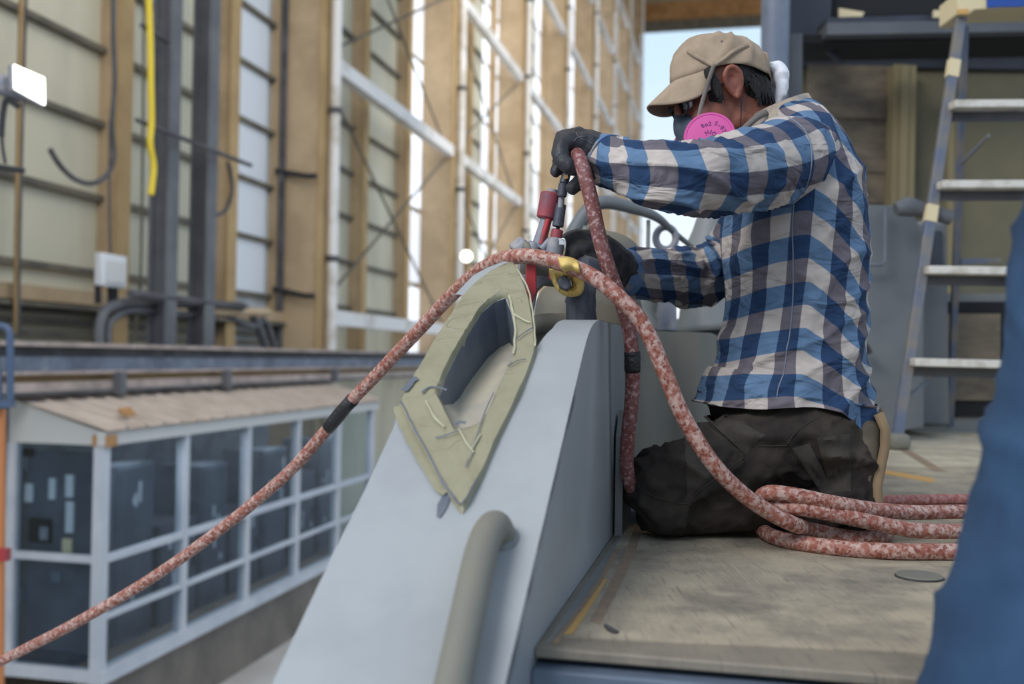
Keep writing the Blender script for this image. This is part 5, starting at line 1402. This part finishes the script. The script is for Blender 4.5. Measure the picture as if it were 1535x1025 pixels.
hh = MB(); ell(hh, Vector((.86, 1.005, 1.455)), Vector((.093, 0, 0)), Vector((0, .088, 0)), Vector((0, 0, .10)), 14)
link('hair', remesh(hh, .008, 2), p2, M['hair'], True, 0)
for (x, y) in ((.50, .98), (1.02, 1.08)):
    f = MB(); rounded_tube(f, [Vector((x, y + .05, -.70)), Vector((x, y - .05, -.71)), Vector((x, y - .16, -.73))], [.05, .045, .035], 14)
    link('shoe', remesh(f, .008, 4), p2, M['boot'], True, 0)
obj('lower_platform', MB().hbox(.0, sF - .03, -3.2, -.16, -.85, -.77), M['deck'], dk, smooth=False)
obj('platform_leg', MB().hbox(.1, .2, -3.1, -3.0, -3.95, -.85), M['deck'], dk, smooth=False)
obj('platform_leg', MB().hbox(.9, 1.0, -3.1, -3.0, -3.95, -.85), M['deck'], dk, smooth=False)
obj('platform_leg', MB().hbox(.1, .2, -.3, -.2, -3.95, -.85), M['deck'], dk, smooth=False)
# ================================================================== HOSES AND SPRAY TOOL
HR = .0148
def hose(name, P, m_, label, r=HR, tapes=(), sub=8, group=None):
    P = [Vector(p) for p in P]
    q, _ = spline(P, [0] * len(P), sub)
    q = [p + Vector((rn(p, 9, 1), rn(p, 9, 2), rn(p, 9, 3))) * .0016 for p in q]
    root = empty(name, q[0], label, 'hose', group)
    obj('hose_tube', MB().tube(q, r, 18), m_, root, ang=0)
    for (i0, i1) in tapes:
        a = q[i0:i1]
        m = MB().tube(a, [r + .0012 + .0009 * abs(math.sin(k * 2.1)) for k in range(len(a))], 18)
        t = obj('black_tape', m, M['btape'], root, ang=0)
    return root, q
# upright hose held by the near glove
U = [(845, 262, 1.96), (852, 240, 1.95), (860, 230, 1.92), (868, 236, 1.885), (877, 262, 1.865), (889, 310, 1.86), (900, 362, 1.865), (915, 410, 1.875), (930, 450, 1.90), (943, 490, 1.92), (948, 530, 1.93), (948, 545, 1.93), (948, 580, 1.94), (945, 620, 1.95), (940, 670, 1.97), (939, 700, 1.98), (946, 728, 1.99), (958, 745, 2.0)]
r1, q1_ = hose('upright_hose', [at(*p) for p in U], M['hose_dark'], 'dusty dark red hose running upright from the near glove down beside the rib', .0140, [(79, 92)])
# split colour: lower part is pinker
# main hose: off to the lower left, over the machine, down into the coil
V = [(-900, 1620, 3.6), (-500, 1290, 3.3), (-120, 1052, 3.0), (0, 991, 2.92), (120, 930, 2.80), (240, 858, 2.70), (350, 778, 2.60), (440, 700, 2.50), (520, 608, 2.40), (590, 535, 2.3), (645, 476, 2.2), (700, 420, 2.08), (745, 391, 1.95), (790, 384, 1.86), (840, 394, 1.83), (890, 415, 1.81), (930, 447, 1.80), (965, 490, 1.80), (995, 555, 1.80), (1025, 625, 1.80), (1065, 690, 1.80), (1110, 738, 1.82), (1150, 768, 1.84)]
MP = [at(*p) for p in V]
zc = .016
def g(px, py, z=zc): return onz(px, py, z)
MP[-1] = at(1150, 766, 1.84)
MP += [at(1189, 785, 1.865), g(1220, 795, .030), g(1279, 807, .017), g(1318, 806, .016), g(1328, 798, .016), g(1296, 790, .018), g(1225, 780, .020), g(1160, 778, .016), g(1141, 790), g(1164, 806), g(1217, 816), g(1295, 824), g(1373, 827), g(1500, 824), g(1620, 800, .022), at(1640, 780, 2.25), at(1560, 790, 2.1), at(1470, 796, 1.99), at(1382, 795, 1.93), at(1320, 786, 1.91), at(1264, 774, 1.895), at(1201, 761, 1.885), at(1160, 757, 1.90), at(1143, 751, 1.915), at(1142, 743, 1.90), at(1158, 738, 1.885), at(1201, 744, 1.882), at(1264, 757, 1.90), at(1310, 764, 1.94), at(1389, 768, 2.02), at(1500, 766, 2.12), at(1600, 764, 2.2)]
r2, q2_ = hose('paint_hose', MP, M['hose'], 'long red and white paint crusted hose arcing over the hull into a coil on deck', HR, [(61, 66)])
# second run in the coil, from under the worker
C = [g(1240, 752, .014), g(1290, 751, .014), g(1350, 750, .014), g(1420, 748, .015), g(1500, 749, .015), g(1600, 756, .015)]
r3, q3_ = hose('hose_run', C, M['hose_pink'], 'short plain red hose run lying behind the coil on the deck', .013)

# ---- spray tool between the gloves
TY = 1.97
tl = empty('spray_tool', at(825, 440, TY), 'faded red and grey spray tool held between the black gloves', 'spray tool')
def cyl(a, b, ra, rb, m_, nm, par=tl, n=24, Y0=TY, Y1=None, bev=.15):
    p, q = at(a[0], a[1], Y0), at(b[0], b[1], Y0 if Y1 is None else Y1); ax = q - p; L = ax.length; c = min(ra, rb) * bev
    return obj(nm, MB().lathe(p, ax, [(0, ra - c), (c, ra), (L - c, rb), (L, rb - c)], n), m_, par, ang=35)
px2 = TY / FPX
cyl((826, 289), (818, 328), 15.5 * px2, 14.5 * px2, M['redspr'], 'red_collar')
cyl((829, 284), (827, 294), 9 * px2, 9 * px2, M['toolgrey'], 'top_plug')
cyl((820, 326), (806, 372), 8.5 * px2, 10.5 * px2, M['toolgrey'], 'barrel')
cyl((822, 328), (811, 366), 4.5 * px2, 4.5 * px2, M['red'], 'barrel_stripe', Y0=TY - .010)
cyl((803, 364), (794, 384), 11 * px2, 13 * px2, M['toolgrey'], 'yoke')
cyl((790, 365), (773, 380), 16 * px2, 17 * px2, M['toolgrey'], 'end_cap', Y0=TY + .01)
cyl((797, 372), (788, 378), 17 * px2, 17.5 * px2, M['hull_tan'], 'end_flange', Y0=TY + .005)
cyl((826, 358), (812, 374), 5 * px2, 6 * px2, M['toolgrey'], 'link_arm', Y0=TY - .012)
# fitting from the near glove
cyl((853, 250), (845, 275), 6 * px2, 7 * px2, M['tooldark'], 'fitting', Y0=1.945)
cyl((845, 275), (842, 295), 7.5 * px2, 7 * px2, M['tooldark'], 'fitting', Y0=1.945)
cyl((842, 295), (840, 312), 4.5 * px2, 5 * px2, M['toolgrey'], 'fitting_neck', Y0=1.95)
cyl((841, 306), (836, 340), 8 * px2, 8.5 * px2, M['tooldark'], 'fitting_sleeve', Y0=1.955)
cyl((837, 338), (835, 350), 3 * px2, 3 * px2, M['black'], 'fitting_stem', Y0=1.96)
cyl((836, 344), (833, 358), 9 * px2, 8.5 * px2, M['redspr'], 'red_coupling', Y0=1.96)
cyl((834, 357), (829, 386), 12 * px2, 12.5 * px2, M['toolgrey'], 'lower_sleeve', Y0=1.955)
cyl((830, 384), (828, 398), 12 * px2, 10 * px2, M['red'], 'lower_ring', Y0=1.955)
cl_ = at(843, 360, 1.925)
obj('clip', MB().tube([at(838, 360, 1.93), at(846, 359, 1.925), at(847, 372, 1.925), at(845, 382, 1.93)], .0022, 6, 3), M['steel'], tl)
obj('clip_plate', MB().box(at(842, 362, 1.928), (.005, 0, 0), (0, .002, 0), (0, 0, .006)), M['steel'], tl)
obj('splash', MB().prism([at(846, 263, 1.93), at(851, 261, 1.93), at(852, 267, 1.93), at(846, 268, 1.93)], (0, .003, 0)), M['orangeline'], tl)
# red fork blade below and its grey mount
obj('red_blade', MB().prism([at(x, y, 1.99) for x, y in ((789, 395), (804, 395), (804, 420), (805, 436), (798, 454), (794, 454), (789, 438), (788, 420))], (0, .02, 0)), M['red'], tl, bevel=.002)
obj('mount_web', MB().prism([at(x, y, 2.03) for x, y in ((776, 385), (850, 385), (845, 422), (818, 425), (806, 436), (800, 470), (792, 500), (776, 480))], (0, .04, 0)), M['toolgrey'], tl, bevel=.004)
obj('mount_body', MB().tube([at(780, 400, 2.06), at(835, 405, 2.06)], .035, 16), M['hull_tan'], tl)
obj('red_spot', MB().prism([at(x, y, 1.985) for x, y in ((823, 408), (832, 408), (832, 418), (823, 418))], (0, .02, 0)), M['red'], tl)
# valve with yellow tape knot and black taped stem
vt = empty('taped_valve', at(870, 475, 1.93), 'black taped valve stem with yellow tape wrapped round its grey handle', 'valve')
st = MB(); P = [at(872, 480, 1.95), at(870, 455, 1.95), at(872, 430, 1.955), at(880, 405, 1.98)]
link('stem', remesh(rounded_tube(st, P, [.031, .029, .028, .030], 20), .004, 2, lambda p, n: .003 * (ridge(noise.noise(p * 30)) - .2)), vt, M['tooldark'], True, 0)
hx = at(846, 418, 1.885)
hd = MB(); 
hexp = [(832, 424), (835, 413), (850, 411), (856, 418), (858, 431), (850, 438), (838, 433)]
obj('handle_end', MB().prism([at(846 + (a - 846) * .8, 424 + (b - 424) * .85, 1.848) for a, b in hexp], (.004, .045, 0)), M['tooldark'], vt, bevel=.004)
yt = MB()
ringp = [(824, 405), (840, 402), (856, 396), (869, 406), (876, 426), (871, 441), (856, 445), (842, 441), (830, 428)]
rw = []
oc = clos([Vector((a, b, 0)) for a, b in ringp], 8)
ic = clos([Vector((847 + (a - 847) * .34, 425 + (b - 425) * .34, 0)) for a, b in ringp], 8)
for r in range(11):
    t = r / 10; row = []
    for a, b in zip(oc, ic):
        q = a.lerp(b, t); bul = math.sin(t * PI)
        cr_ = .008 * (ridge(noise.noise(Vector((q.x * .12, q.y * .05, t)))) - .2)
        row.append(at(q.x, q.y, 1.875 - .012 * bul - cr_ + (.03 if r in (0, 10) else 0)))
    rw.append(row)
ty = obj('yellow_tape', MB().grid(rw, closed=True), M['ytape'], vt, ang=40)
fl_ = [[at(836 + 11 * t + (30 - 4 * t) * s, 386 + 30 * t + 5 * s - 3 * math.sin(s * 3.1), 1.862 - .070 * math.sin(min(1, .15 + t * .95) * PI) ** .7 + .004 * math.sin(s * 9 + t * 6)) for s in (0, .15, .3, .45, .6, .75, .9, 1)] for t in np.linspace(0, 1, 12)]
o_ = obj('tape_flap', MB().grid(fl_), M['ytape'], vt, ang=60); md = o_.modifiers.new('t', 'SOLIDIFY'); md.thickness = .0015
fl_ = [[at(824 + 14 * t, 404 + 5 * s + 4 * math.sin(t * 7), 1.885 - .006 * math.sin(t * 9)) for s in (-.6, 0, .6, 1.2)] for t in np.linspace(0, 1.4, 9)]
o_ = obj('tape_flap', MB().grid(fl_), M['ytape'], vt, ang=60); md = o_.modifiers.new('t', 'SOLIDIFY'); md.thickness = .0015
